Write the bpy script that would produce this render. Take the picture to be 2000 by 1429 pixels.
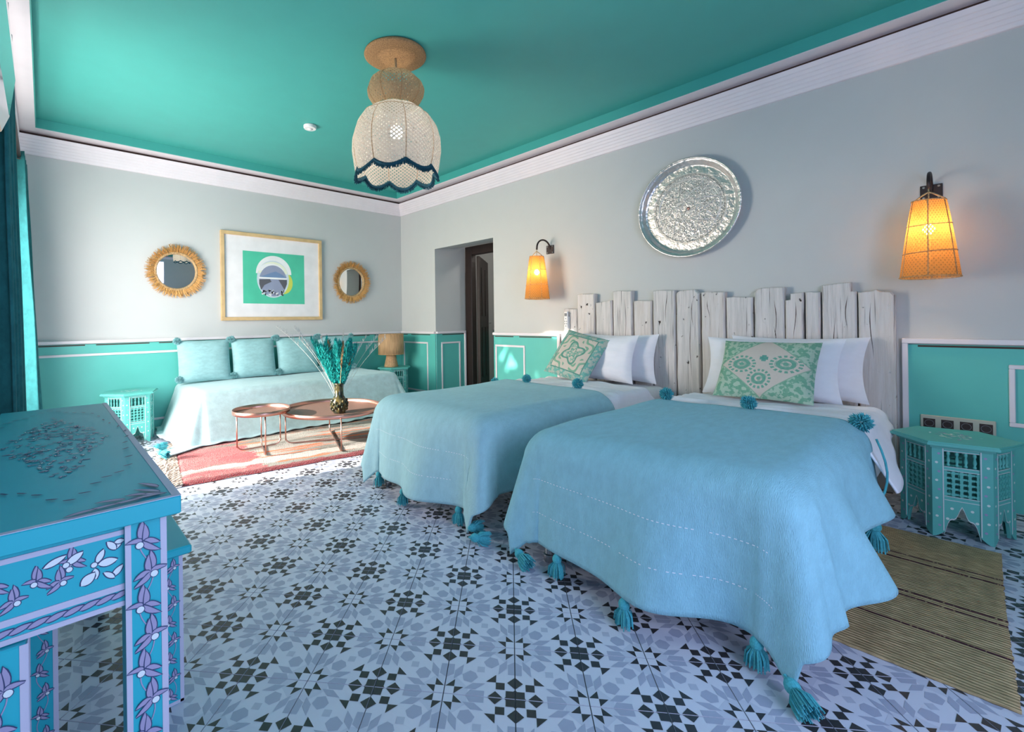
import bpy, math, random
from mathutils import Matrix, Vector, noise
random.seed(7)
S = bpy.context.scene
C = S.collection
PI = math.pi
for o in list(bpy.data.objects): bpy.data.objects.remove(o)

# ------------------------------------------------------------------ camera
F, CX, CY, ROLL, YAW, CH = 906.0, 879.5, 625.98, -0.013, 0.719, 1.0445
XR, YB, XL, YF = 3.822, 5.408, -0.241, -1.30      # room planes: right, back, left, front
cam = bpy.data.cameras.new('camera'); co = bpy.data.objects.new('camera', cam); C.objects.link(co)
cam.sensor_fit = 'HORIZONTAL'; cam.sensor_width = 36.0; cam.lens = F / 2000 * 36
cam.shift_x = (1000 - CX) / 2000; cam.shift_y = (CY - 714.5) / 2000
cam.clip_start = 0.01; cam.clip_end = 200
sy, cy_ = math.sin(YAW), math.cos(YAW)
R = Matrix(((cy_, 0, -sy), (-sy, 0, -cy_), (0, 1, 0)))
co.matrix_world = Matrix.Translation((0, 0, CH)) @ R.to_4x4() @ Matrix.Rotation(ROLL, 4, 'Z')
S.camera = co

# ------------------------------------------------------------------ light
w = bpy.data.worlds.new('sky'); S.world = w; w.use_nodes = True
wn = w.node_tree; bg = wn.nodes['Background']
sky = wn.nodes.new('ShaderNodeTexSky'); sky.sky_type = 'NISHITA'; sky.sun_disc = False
sky.sun_elevation = math.radians(19); sky.sun_rotation = math.radians(281)
wn.links.new(sky.outputs[0], bg.inputs[0]); bg.inputs[1].default_value = 0.25
SUN = Vector((1, -0.2, -0.351)).normalized()
def light(name, kind, loc, direction, energy, color, **k):
    d = bpy.data.lights.new(name, kind); d.energy = energy; d.color = color
    for a, b in k.items(): setattr(d, a, b)
    o = bpy.data.objects.new(name, d); C.objects.link(o); o.location = loc
    if direction is not None: o.rotation_euler = Vector(direction).to_track_quat('-Z', 'Y').to_euler()
    return o
light('sun', 'SUN', (-6, 5, 4), SUN, 12.0, (1.0, 0.93, 0.84), angle=math.radians(0.6))
# daylight at the garden door, fill light at an added unseen front window
light('door_daylight', 'AREA', (-0.36, 3.95, 1.2), (1, -0.05, -0.05), 116, (1.0, 0.945, 0.905), shape='RECTANGLE', size=2.2, size_y=1.6)
light('front_fill_light', 'AREA', (0.75, -1.40, 1.40), (0.28, 1, 0.02), 46, (0.57, 0.66, 1.0), shape='RECTANGLE', size=1.55, size_y=1.9)
vs = S.view_settings
vs.view_transform = 'Standard'; vs.look = 'None'; vs.exposure = 0.42; vs.gamma = 1.0; vs.use_curve_mapping = False

# ------------------------------------------------------------------ pixel helpers (2000x1429 frame)
def ray(px, py):
    u, v = px - CX, py - CY; c, s = math.cos(ROLL), math.sin(ROLL)
    u, v = c*u + s*v, -s*u + c*v
    X, Z = u / F, -v / F
    return Vector((X*cy_ + sy, -X*sy + cy_, Z))
def on_z(px, py, z=0.0): d = ray(px, py); t = (z - CH) / d.z; return Vector((d.x*t, d.y*t, z))
def on_x(px, py, x=XR): d = ray(px, py); t = x / d.x; return Vector((x, d.y*t, CH + d.z*t))
def on_y(px, py, y=YB): d = ray(px, py); t = y / d.y; return Vector((d.x*t, y, CH + d.z*t))

# ------------------------------------------------------------------ shader helpers
class V:
    """value socket with arithmetic"""
    def __init__(s, nt, k): s.nt, s.k = nt, k
    def _m(s, op, *a):
        n = s.nt.nodes.new('ShaderNodeMath'); n.operation = op
        for i, x in enumerate((s,) + a):
            if isinstance(x, V): s.nt.links.new(x.k, n.inputs[i])
            else: n.inputs[i].default_value = x
        return V(s.nt, n.outputs[0])
    def __add__(s, o): return s._m('ADD', o)
    __radd__ = __add__
    def __sub__(s, o): return s._m('SUBTRACT', o)
    def __mul__(s, o): return s._m('MULTIPLY', o)
    __rmul__ = __mul__
    def __truediv__(s, o): return s._m('DIVIDE', o)
    def abs(s): return s._m('ABSOLUTE')
    def sin(s): return s._m('SINE')
    def lt(s, o): return s._m('LESS_THAN', o)
    def gt(s, o): return s._m('GREATER_THAN', o)
    def min(s, o): return s._m('MINIMUM', o)
    def max(s, o): return s._m('MAXIMUM', o)
    def sqrt(s): return s._m('SQRT')
    def atan2(s, o): return s._m('ARCTAN2', o)
    def ping(s, o): return s._m('PINGPONG', o)
    def ss(s, a, b):
        n = s.nt.nodes.new('ShaderNodeMapRange'); n.interpolation_type = 'SMOOTHSTEP'
        s.nt.links.new(s.k, n.inputs[0]); n.inputs[1].default_value = a; n.inputs[2].default_value = b
        return V(s.nt, n.outputs[0])
class Mat:
    def __init__(s, name, col=(.8, .8, .8), rough=.6, metal=0, spec=.5, **k):
        s.m = bpy.data.materials.new(name); s.m.use_nodes = True; s.nt = s.m.node_tree
        s.b = s.nt.nodes['Principled BSDF']; s.out = s.nt.nodes['Material Output']
        s.col = None
        s.set('Base Color', col); s.set('Roughness', rough); s.set('Metallic', metal); s.set('Specular IOR Level', spec)
        for a, b in k.items(): s.set(a, b)
        M[name] = s.m
    def set(s, n, v):
        i = s.b.inputs[n]
        if isinstance(v, V): s.nt.links.new(v.k, i)
        elif hasattr(v, 'is_output'): s.nt.links.new(v, i)
        elif isinstance(v, (tuple, list)): i.default_value = tuple(v) + ((1,) if len(v) == 3 else ())
        else: i.default_value = v
    def coord(s, kind='Object', scale=(1, 1, 1)):
        t = s.nt.nodes.new('ShaderNodeTexCoord'); k = t.outputs[kind]
        if scale != (1, 1, 1):
            mp = s.nt.nodes.new('ShaderNodeMapping'); mp.inputs['Scale'].default_value = scale
            s.nt.links.new(k, mp.inputs[0]); k = mp.outputs[0]
        return k
    def xyz(s, kind='Object'):
        n = s.nt.nodes.new('ShaderNodeSeparateXYZ'); s.nt.links.new(s.coord(kind), n.inputs[0])
        return [V(s.nt, n.outputs[i]) for i in range(3)]
    def noise(s, scale=5, detail=3, coord=None, sc=(1, 1, 1), rough=.5, kind='Object'):
        n = s.nt.nodes.new('ShaderNodeTexNoise'); n.inputs['Scale'].default_value = scale
        n.inputs['Detail'].default_value = detail; n.inputs['Roughness'].default_value = rough
        s.nt.links.new(coord or s.coord(kind, sc), n.inputs['Vector']); return V(s.nt, n.outputs[0])
    def voro(s, scale=5, sc=(1, 1, 1), feature='F1', kind='Object'):
        n = s.nt.nodes.new('ShaderNodeTexVoronoi'); n.feature = feature; n.inputs['Scale'].default_value = scale
        s.nt.links.new(s.coord(kind, sc), n.inputs['Vector']); return V(s.nt, n.outputs[0])
    def mix(s, f, a, b):
        n = s.nt.nodes.new('ShaderNodeMix'); n.data_type = 'RGBA'
        for i, x in ((0, f), (6, a), (7, b)):
            if isinstance(x, V): s.nt.links.new(x.k, n.inputs[i])
            elif hasattr(x, 'is_output'): s.nt.links.new(x, n.inputs[i])
            elif isinstance(x, tuple): n.inputs[i].default_value = x + (1,)
            else: n.inputs[i].default_value = x
        return n.outputs[2]
    def bump(s, h, strength=.3, dist=.01):
        n = s.nt.nodes.new('ShaderNodeBump'); n.inputs['Strength'].default_value = strength; n.inputs['Distance'].default_value = dist
        s.nt.links.new(h.k, n.inputs['Height']); s.nt.links.new(n.outputs[0], s.b.inputs['Normal'])
    def porous(s, trans_col, f_trans, f_hole):
        """cloth that lets light through: translucency plus open weave"""
        t = s.nt.nodes.new('ShaderNodeBsdfTranslucent'); t.inputs[0].default_value = trans_col + (1,)
        m1 = s.nt.nodes.new('ShaderNodeMixShader'); m1.inputs[0].default_value = f_trans
        s.nt.links.new(s.b.outputs[0], m1.inputs[1]); s.nt.links.new(t.outputs[0], m1.inputs[2])
        last = m1
        if f_hole is not None:
            h = s.nt.nodes.new('ShaderNodeBsdfTransparent'); m2 = s.nt.nodes.new('ShaderNodeMixShader')
            if isinstance(f_hole, V): s.nt.links.new(f_hole.k, m2.inputs[0])
            else: m2.inputs[0].default_value = f_hole
            s.nt.links.new(m1.outputs[0], m2.inputs[1]); s.nt.links.new(h.outputs[0], m2.inputs[2]); last = m2
        s.nt.links.new(last.outputs[0], s.out.inputs[0])
M = {}
def paint(name, col, rough=.55, var=.06, bs=220, bstr=.05):
    a = Mat(name, col, rough)
    n = a.noise(6, 4)
    a.set('Base Color', a.mix(n, tuple(c*(1-var) for c in col), tuple(min(1, c*(1+var)) for c in col)))
    a.bump(a.noise(bs, 2), bstr, .002); return a
paint('wall_paint', (.56, .57, .565), .7, .025)
paint('ceiling_teal', (.060, .39, .345), .5)
paint('dado_teal', (.11, .52, .46), .45)
paint('trim_white', (.80, .74, .77), .45)
paint('shade_crack_brown', (.06, .03, .022), .8)  # shade of the ceiling gap and rail put into colour; also plank cracks
paint('dark_wood', (.022, .012, .010), .4, .3, 60, .2)
paint('plastic_white', (.82, .81, .80), .35, .01)
paint('plastic_grey', (.16, .17, .18), .4, .01)
paint('beige_plate', (.52, .52, .42), .4, .02)
paint('socket_brown', (.045, .028, .025), .4, .02)
paint('grout', (.13, .13, .14), .9)
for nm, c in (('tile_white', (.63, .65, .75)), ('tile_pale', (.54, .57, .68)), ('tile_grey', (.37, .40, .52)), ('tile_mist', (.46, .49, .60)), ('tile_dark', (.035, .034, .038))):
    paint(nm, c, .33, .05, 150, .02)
def fabric(name, col, rough=.9, sheen=.3, scale=420, strength=.25, var=.1, sc=(1, 1, 1)):
    a = Mat(name, col, rough, spec=.2)
    n = a.noise(14, 6, sc=(1, 2.2, 1), rough=.7).ss(.3, .7)
    a.set('Base Color', a.mix(n, tuple(c*(1-var) for c in col), tuple(min(1, c*(1+var)) for c in col)))
    a.set('Sheen Weight', sheen); a.set('Sheen Roughness', .5); a.set('Sheen Tint', tuple(min(1, c*1.3+.1) for c in col))
    a.bump(a.noise(scale, 2, sc=sc), strength, .004); return a
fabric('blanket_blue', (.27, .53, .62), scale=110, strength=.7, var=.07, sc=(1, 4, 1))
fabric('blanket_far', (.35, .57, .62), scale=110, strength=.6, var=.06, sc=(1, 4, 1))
fabric('sofa_cover', (.46, .62, .64), scale=150, strength=.25)
fabric('cushion_blue', (.31, .53, .55), scale=300, strength=.3)
fabric('sheet_white', (.86, .84, .89), .85, .1, 500, .06, .02)
fabric('mattress_white', (.72, .71, .70), .9, .1, 300, .1, .03)
fabric('velvet_teal', (.018, .13, .14), .8, .35, 300, .1, .2)
fabric('pom_teal', (.07, .38, .44), .9, .4, 300, .1, .2)
fabric('pom_pale', (.22, .45, .47), .9, .4, 300, .1, .2)
fabric('trim_navy', (.015, .07, .10), .9, .3, 300, .3, .2)
paint('desk_blue', (.016, .42, .52), .45, .08)
paint('desk_line', (.52, .52, .66), .5, .05)
paint('motif_lilac', (.35, .32, .50), .5, .12)
paint('motif_dark', (.03, .05, .14), .5, .1)
paint('motif_white', (.72, .80, .84), .5, .04)
paint('mint', (.11, .47, .42), .45, .1)
paint('mint_far', (.24, .60, .56), .45, .08)
paint('mint_line', (.62, .68, .68), .5, .05)
paint('mint_dot', (.70, .80, .74), .5, .05)
Mat('steel', (.55, .53, .52), .3, 1); Mat('tray_line', (.84, .80, .77), .4, .7)
Mat('iron', (.05, .036, .035), .5, .6)
Mat('copper', (.62, .33, .27), .32, 1)
a = Mat('copper_mesh', (.22, .12, .10), .5, .3)
x, y, z = a.xyz(); g = ((x*190).sin().abs().min((y*190).sin().abs())).ss(.15, .4)
a.set('Base Color', a.mix(g, (.06, .03, .024), (.30, .17, .13))); a.bump(g, .6, .003)
Mat('mirror_glass', (.9, .92, .92), .01, 1)
a = Mat('tray_metal', (.74, .71, .69), .38, .88)
x, y, z = a.xyz(); rr = (x*x + y*y).sqrt()
eng = a.voro(46, feature='DISTANCE_TO_EDGE').ss(.03, .10)
eng2 = a.noise(120, 3).ss(.40, .60)
ring = (rr*150).sin().ss(-.2, .6)
inm = rr.lt(.262); rm = rr.gt(.232)*rr.lt(.275)
h = (eng*eng2)*inm + ring*rm*.6
a.set('Base Color', a.mix(h, (.74, .70, .68), (.36, .34, .32)))
a.set('Roughness', h*.2 + .30); a.bump(h*.5 + a.noise(30, 3)*2.2, .6, .005)
def straw(name, col, sc=(1, 1, 1), scale=160, dark=.45):
    a = Mat(name, col, .75, spec=.3)
    n = a.noise(scale, 3, sc=sc)
    a.set('Base Color', a.mix(n.ss(.3, .7), tuple(c*dark for c in col), col)); a.bump(n, .6, .004); return a
straw('raffia', (.80, .44, .15), dark=.6); straw('raffia_ring', (.62, .40, .20), scale=90)
straw('raffia_lamp', (.62, .38, .20), (9, 9, .3), 22, .6)
straw('wood_light', (.68, .47, .24), (1, 1, 1), 14, .85)
straw('jute_disc', (.48, .27, .12), (1, 1, 1), 130, .6)
straw('fringe_wool', (.62, .50, .42)); straw('stem_straw', (.55, .42, .24))
straw('stem_white', (.80, .78, .74)); straw('plume_teal', (.018, .46, .43), scale=60, dark=.4)
straw('plume_tan', (.35, .22, .10), scale=60); straw('leaf_green', (.06, .14, .03), scale=20)
# weathered white planks
for i in range(3):
    a = Mat('plank_white_%d' % i, (.6, .57, .54), .85, spec=.2)
    g = a.noise(7, 6, sc=(3, 5, .35), rough=.65); f = a.noise(40, 4, sc=(1, 2.5, .06)); k = a.noise(26, 2, sc=(1, 1, .8))
    c1 = a.mix(g.ss(.35, .65), (.74, .69, .67), (.60, .57, .55) if i != 1 else (.66, .60, .56))
    c2 = a.mix(f.ss(.60, .74), c1, (.22, .20, .19)); c3 = a.mix(k.ss(.70, .76), c2, (.05, .035, .03))
    a.set('Base Color', c3); a.bump(g*.5 + f*-.8 + k.ss(.68, .76)*-1.0, .7, .008)
# crochet of the pendant, woven shades of the wall lamps
def weave(name, col, tcol, ft, hole, kx, kz):
    a = Mat(name, col, .85, spec=.2); x, y, z = a.xyz()
    ang = y.atan2(x)
    p = ((ang*kx).sin() * (z*kz).sin())
    n = a.noise(160, 2)
    hm = (p + (n - .5)*1.2).ss(.35, .7)
    a.set('Base Color', a.mix(n, tuple(c*.7 for c in col), col)); a.bump(p, .5, .003)
    a.porous(tcol, ft, hm*hole); return a
weave('crochet_cream', (.70, .62, .53), (.62, .54, .45), .38, .75, 60, 260)
weave('crochet_tan', (.56, .40, .24), (.65, .48, .28), .4, .75, 46, 260)
weave('woven_shade', (.52, .27, .09), (.95, .45, .10), .42, .5, 40, 260)
def glow(name, col, e):
    a = Mat(name, (1, 1, 1), .4); a.set('Emission Color', col); a.set('Emission Strength', e)
glow('bulb_warm', (1, .78, .45), 45); glow('bulb_white', (1, .95, .88), 30)
a = Mat('vase_glaze', (.10, .085, .04), .12)
n = a.noise(18, 4); a.set('Base Color', a.mix(n.ss(.4, .65), (.015, .022, .014), (.11, .085, .03)))
# red and grey wool rug with sunlight painted in: x along, y across (object space of the rug, metres)
a = Mat('rug_wool', (.6, .5, .45), .95, spec=.1)
x, y, z = a.xyz()
n1 = a.noise(2.2, 3, sc=(.55, 3.2, 1)); n2 = a.noise(150, 2); n3 = a.noise(3.0, 2, sc=(.5, 6, 1)); n4 = a.noise(7, 3)
xx = x + (n4 - .5)*.16 + (n2 - .5)*.05; y = y + (n4 - .5)*.10 + (n2 - .5)*.05
base = a.mix(n1.ss(.40, .60), (.36, .34, .30), (.14, .14, .11))
orange = a.mix(n3.ss(.56, .585)*xx.gt(-.72), base, (.62, .13, .02))
band = (y + .34 + (n4 - .5)*.05).abs().lt(.10) * xx.lt(-.55)                     # solid red block
pink = a.mix((n2 + n1*.6).ss(.7, .9), (.34, .016, .028), (.48, .15, .14))
left = a.mix((xx + n3*.3).lt(-.50)*((n1 + n2*.4).lt(.80)), orange, pink)
white = (y + .56 + (n4 - .5)*.08).abs().lt(.07)*n1.ss(.3, .5)  # pale band, sunlight falling on the rug put into its colour
c = a.mix(white.min(1.0), left, (.50, .46, .42))
red = a.mix(((y + .325).abs().lt(.045)) * (xx.gt(-.86)) * (xx.lt(-.62)), c, (.72, .04, .05))
pink2 = a.mix((xx + .1 - y*.3).abs().lt(.30)*((y + .36).abs().lt(.085))*n3.ss(.42, .52), red, pink)
edge = a.mix((y + .77).lt(.045), red, (.22, .012, .02))
a.set('Base Color', edge); a.set('Sheen Weight', .3); a.bump(n2, 1.0, .02)
# straw mat
a = Mat('mat_straw', (.45, .33, .14), .8, spec=.2)
x, y, z = a.xyz()
rib = (x*420).sin(); n = a.noise(40, 4, sc=(6, .6, 1)); n2 = a.noise(9, 2, sc=(.3, 2, 1)); wv = (y*62).sin()
c = a.mix(n.ss(.3, .75), (.30, .22, .11), (.62, .46, .25))
c = a.mix(n2.ss(.5, .7)*.40, c, (.27, .22, .12))
st = None
for sx in (.292, .238, -.075, -.115, -.335):
    t = (x - sx + (a.noise(4, 1) - .5)*.012).abs().lt(.006)
    st = t if st is None else st.max(t)
c = a.mix(st*(a.noise(30, 2, sc=(.3, 4, 1)).ss(.25, .45)), c, (.07, .02, .03))
a.set('Base Color', c); a.bump(rib*.6 + wv*.35 + n*.7, .8, .004)
# printed cushions (u across, v up in object space: x, y)
def print_mat(name, kind):
    a = Mat(name, (.6, .55, .48), .9, spec=.1); x, y, z = a.xyz()
    n = a.noise(60, 3); g1 = a.noise(38, 3).ss(.47, .53); cream = (.60, .52, .46); green = (.10, .34, .22)
    if kind == 0:      # diamond with paisleys
        d = (x.abs()/.235 + y.abs()/.20)
        c = a.mix(g1*.8 + .15, (.42, .56, .44), green)
        c = a.mix(d.lt(1.0), c, cream)
        for px, py, rx, ry in ((-.115, .0, .075, .058), (.115, .012, .08, .058), (-.01, -.095, .06, .06)):
            e = (((x - px)*(x - px))/(rx*rx) + ((y - py)*(y - py))/(ry*ry)).sqrt()
            an = ((y - py)/ry).atan2((x - px)/rx)
            pet = ((an*16).sin().gt(-.2))*e.gt(.8)*e.lt(1.05)
            body = e.lt(.72)*((e*14 + 1.).sin().gt(-.35).max(g1*.6))
            c = a.mix(pet.max(body), c, (.09, .33, .24))
        q = (((x).abs() - .012).max((y - .045).abs() - .012)).lt(.010)*((x.abs().lt(.012)) + (y - .045).abs().lt(.011)).min(1.0)
        c = a.mix(q, c, (.05, .30, .24)); c = a.mix((d - 1.0).abs().lt(.018), c, (.22, .40, .28))
    else:              # flower with leaf sprays and border
        r = (x*x + y*y).sqrt(); an = y.atan2(x)
        fl = r - ((an*4).sin()*.022 + .085)
        c = a.mix((fl.abs().lt(.010)).max((r - .035 - (an*6).sin()*.01).abs().lt(.006)), cream, (.05, .26, .20))
        c = a.mix(fl.lt(-.01)*g1*.75, c, (.10, .36, .28))
        sp = ((r*125 + (an*8).sin()*2.2).sin().gt(.25))*r.gt(.115)*r.lt(.19)*((an*2).sin().abs().gt(.45))
        c = a.mix(sp*.9, c, (.10, .34, .22))
        m = x.abs().max(y.abs())
        bd = m.gt(.165)
        c = a.mix(bd*(g1*.55 + .4), c, (.07, .36, .32)); c = a.mix((m - .163).abs().lt(.005), c, (.04, .24, .2))
    a.set('Base Color', a.mix(n*.25, c, (.7, .66, .58))); a.bump(a.noise(300, 2), .2, .003)
print_mat('print_diamond', 0); print_mat('print_flower', 1)
a = Mat('ac_gloss', (.62, .64, .66), .06, .35)
Mat('screen_print', (.75, .74, .74), .5)
for nm, c in (('art_green', (.075, .52, .34)), ('art_white', (.80, .80, .80)), ('art_sky', (.58, .66, .72)), ('art_hill', (.16, .25, .42)), ('art_lake', (.27, .30, .42)), ('art_rock', (.10, .10, .12)), ('art_yellow', (.58, .62, .10)), ('art_cream', (.78, .80, .62)), ('paper', (.80, .77, .78))):
    paint(nm, c, .6, .15)

# ------------------------------------------------------------------ mesh builder
class MB:
    def __init__(s): s.v, s.f, s.mi, s.X, s.cur = [], [], [], Matrix.Identity(4), 0
    def add(s, vs, fs, mi=None):
        b = len(s.v); s.v += [tuple(s.X @ Vector(p)) for p in vs]
        s.f += [tuple(b + i for i in f) for f in fs]; s.mi += [s.cur if mi is None else mi] * len(fs); return s
    def box(s, x0, x1, y0, y1, z0, z1, mi=None):
        return s.add([(x0, y0, z0), (x1, y0, z0), (x1, y1, z0), (x0, y1, z0), (x0, y0, z1), (x1, y0, z1), (x1, y1, z1), (x0, y1, z1)],
                     [(0, 3, 2, 1), (4, 5, 6, 7), (0, 1, 5, 4), (1, 2, 6, 5), (2, 3, 7, 6), (3, 0, 4, 7)], mi)
    def cbox(s, x0, x1, y0, y1, z0, z1, b=.004, mi=None):
        """box with chamfered edges"""
        pts = []
        for (z, i) in ((z0, b), (z0 + b, 0), (z1 - b, 0), (z1, b)):
            c = b if i == 0 else b*1.6
            pts.append([(x0 + c, y0 + i), (x1 - c, y0 + i), (x1 - i, y0 + c), (x1 - i, y1 - c), (x1 - c, y1 - i), (x0 + c, y1 - i), (x0 + i, y1 - c), (x0 + i, y0 + c)])
        zs = (z0, z0 + b, z1 - b, z1); vs = [(p[0], p[1], z) for r, z in zip(pts, zs) for p in r]
        fs = [tuple(range(7, -1, -1)), tuple(range(24, 32))]
        for k in range(3): fs += [(k*8 + i, k*8 + (i+1) % 8, k*8 + 8 + (i+1) % 8, k*8 + 8 + i) for i in range(8)]
        return s.add(vs, fs, mi)
    def prism(s, poly, z0, z1, mi=None):
        n = len(poly); vs = [(p[0], p[1], z0) for p in poly] + [(p[0], p[1], z1) for p in poly]
        return s.add(vs, [tuple(range(n-1, -1, -1)), tuple(range(n, 2*n))] + [(i, (i+1) % n, n + (i+1) % n, n + i) for i in range(n)], mi)
    def poly(s, pts, z=0, mi=None): return s.add([(p[0], p[1], z) for p in pts], [tuple(range(len(pts)))], mi)
    def lathe(s, prof, n=24, mi=None, cap=True, a0=0):
        vs, fs = [], []
        for r, z in prof: vs += [(r*math.cos(a0 + 2*PI*i/n), r*math.sin(a0 + 2*PI*i/n), z) for i in range(n)]
        for k in range(len(prof)-1): fs += [(k*n + i, k*n + (i+1) % n, k*n + n + (i+1) % n, k*n + n + i) for i in range(n)]
        if cap:
            if prof[0][0] > 1e-4: fs.append(tuple(range(n-1, -1, -1)))
            if prof[-1][0] > 1e-4: fs.append(tuple(range((len(prof)-1)*n, len(prof)*n)))
        return s.add(vs, fs, mi)
    def tube(s, path, r, n=8, mi=None, cap=True, closed=False):
        P = [Vector(p) for p in path]; m = len(P); vs, fs = [], []; up = None
        rs = r if isinstance(r, (list, tuple)) else [r]*m
        for i, p in enumerate(P):
            if closed: t = (P[(i+1) % m] - P[i-1])
            else: t = P[min(i+1, m-1)] - P[max(i-1, 0)]
            t = t.normalized() if t.length > 1e-9 else Vector((0, 0, 1))
            if up is None: up = Vector((0, 0, 1)) if abs(t.z) < .9 else Vector((1, 0, 0))
            a = t.cross(up).normalized(); b = a.cross(t).normalized(); up = b
            vs += [tuple(p + (a*math.cos(2*PI*j/n) + b*math.sin(2*PI*j/n))*rs[i]) for j in range(n)]
        for k in range(m if closed else m-1):
            q = (k+1) % m
            fs += [(k*n + j, k*n + (j+1) % n, q*n + (j+1) % n, q*n + j) for j in range(n)]
        if cap and not closed: fs += [tuple(range(n-1, -1, -1)), tuple(range((m-1)*n, m*n))]
        return s.add(vs, fs, mi)
    def grid(s, nu, nv, fn, mi=None):
        vs = [fn(i/(nu-1), j/(nv-1)) for j in range(nv) for i in range(nu)]
        return s.add(vs, [(j*nu + i, j*nu + i+1, (j+1)*nu + i+1, (j+1)*nu + i) for j in range(nv-1) for i in range(nu-1)], mi)
    def ball(s, c, r, n=12, m=8, sc=(1, 1, 1), mi=None):
        X = s.X; s.X = X @ Matrix.Translation(c) @ Matrix.Diagonal((r*sc[0], r*sc[1], r*sc[2], 1))
        s.lathe([(max(1e-5, math.sin(PI*k/m)), -math.cos(PI*k/m)) for k in range(m+1)], n, mi, False); s.X = X; return s
    def build(s, name, mats, parent=None, smooth=False, loc=None):
        me = bpy.data.meshes.new(name); me.from_pydata(s.v, [], s.f)
        for m in (mats if isinstance(mats, (list, tuple)) else [mats]): me.materials.append(M[m])
        me.polygons.foreach_set('material_index', s.mi)
        if smooth: me.polygons.foreach_set('use_smooth', [True]*len(s.f))
        me.update()
        return link(name, me, parent, loc)
def link(name, me, parent=None, loc=None):
    o = bpy.data.objects.new(name, me); C.objects.link(o)
    if parent: o.parent = parent
    if loc: o.location = loc
    return o
def tag(o, label, cat, group=None):
    o['label'] = label; o['category'] = cat
    if group: o['group'] = group
    return o
def thing(name, label, cat, loc=(0, 0, 0), rz=0, group=None):
    o = bpy.data.objects.new(name, None); C.objects.link(o); o.location = loc; o.rotation_euler[2] = rz
    o.empty_display_size = .05
    return tag(o, label, cat, group)
def struct(o): o['kind'] = 'structure'; return o
def smooth_by_angle(o, ang=.6):
    try: o.data.set_sharp_from_angle(angle=ang)
    except Exception: pass
    o.data.polygons.foreach_set('use_smooth', [True]*len(o.data.polygons)); return o
def copy_tree(o, parent=None):
    c = o.copy(); C.objects.link(c); c.parent = parent
    for ch in [k for k in OBJ_CHILDREN(o)]: copy_tree(ch, c)
    return c
def OBJ_CHILDREN(o): return list(o.children)
def ngon(n, r, a0=0): return [(r*math.cos(a0 + 2*PI*i/n), r*math.sin(a0 + 2*PI*i/n)) for i in range(n)]
def T(*v): return Matrix.Translation(v)
def Rz(a): return Matrix.Rotation(a, 4, 'Z')
def Rx(a): return Matrix.Rotation(a, 4, 'X')
def Ry(a): return Matrix.Rotation(a, 4, 'Y')

# ------------------------------------------------------------------ room shell
DY0, DY1, DXB = 3.615, 4.656, 4.352                     # doorway in the right wall, depth of its recess
HX = 5.6
wb = MB().box(XL - .15, HX, YB, YB + .15, -.1, 2.95)
wall_back = struct(wb.build('wall_back', 'wall_paint'))
wr = MB().box(XR, DXB, YF, DY0, -.1, 2.95).box(XR, DXB, DY1, YB, -.1, 2.95)
wr.add([(XR, DY0, 1.975), (DXB, DY0, 2.05), (DXB, DY1, 2.05), (XR, DY1, 1.975), (XR, DY0, 2.95), (DXB, DY0, 2.95), (DXB, DY1, 2.95), (XR, DY1, 2.95)],
       [(0, 3, 2, 1), (4, 5, 6, 7), (0, 1, 5, 4), (1, 2, 6, 5), (2, 3, 7, 6), (3, 0, 4, 7)])
wall_right = struct(wr.build('wall_right', 'wall_paint'))
WY0, WY1, WZ = 3.15, 4.75, 2.40                           # garden door opening in the left wall
wl = MB().box(XL - .15, XL, YF, WY0, -.1, 2.95).box(XL - .15, XL, WY1, YB, -.1, 2.95).box(XL - .15, XL, WY0, WY1, WZ, 2.95)
wall_left = struct(wl.build('wall_left', 'wall_paint'))
FX0, FX1, FZ0, FZ1 = -.05, 1.55, .42, 2.38
wf = MB().box(XL - .15, FX0, YF - .15, YF, -.1, 2.95).box(FX1, DXB, YF - .15, YF, -.1, 2.95).box(FX0, FX1, YF - .15, YF, -.1, FZ0).box(FX0, FX1, YF - .15, YF, FZ1, 2.95)
wall_front = struct(wf.build('wall_front', 'wall_paint'))
wh = MB().box(HX, HX + .1, 3.0, YB + .1, -.1, 2.6).box(DXB, HX, 3.0, 3.1, -.1, 2.6).box(DXB, HX, 3.0, YB, 2.5, 2.6).box(DXB, HX, 5.30, YB, 0, 2.5)
wall_hall = struct(wh.build('wall_hall', 'wall_paint'))
MB().box(HX - .012, HX, 3.1, 5.3, 0, .88).build('wainscot_panel', 'dado_teal', wall_hall)
MB().box(HX - .03, HX, 3.1, 5.3, .88, .907).build('rail', 'trim_white', wall_hall)
light('hall_fill_light', 'POINT', (5.0, 3.7, 2.3), None, 9, (1, .93, .85), shadow_soft_size=.08)  # added point light without a fixture, brightens the hall wall
# frames in the openings
o = MB().box(XL - .12, XL + .012, WY0 - .05, WY0 + .02, 0, WZ + .05).box(XL - .12, XL + .012, WY1 - .02, WY1 + .05, 0, WZ + .05).box(XL - .12, XL + .012, WY0 + .02, WY1 - .02, WZ - .02, WZ + .05).build('window_1', 'trim_white'); struct(o)
o = MB().box(FX0, FX0 + .05, YF - .12, YF + .01, FZ0, FZ1).box(FX1 - .05, FX1, YF - .12, YF + .01, FZ0, FZ1).box(FX0 + .05, FX1 - .05, YF - .12, YF + .01, FZ1 - .05, FZ1).box(FX0 + .05, FX1 - .05, YF - .12, YF + .01, FZ0, FZ0 + .05).build('fill_window', 'trim_white'); struct(o)  # unseen window added behind the camera for fill light

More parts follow.
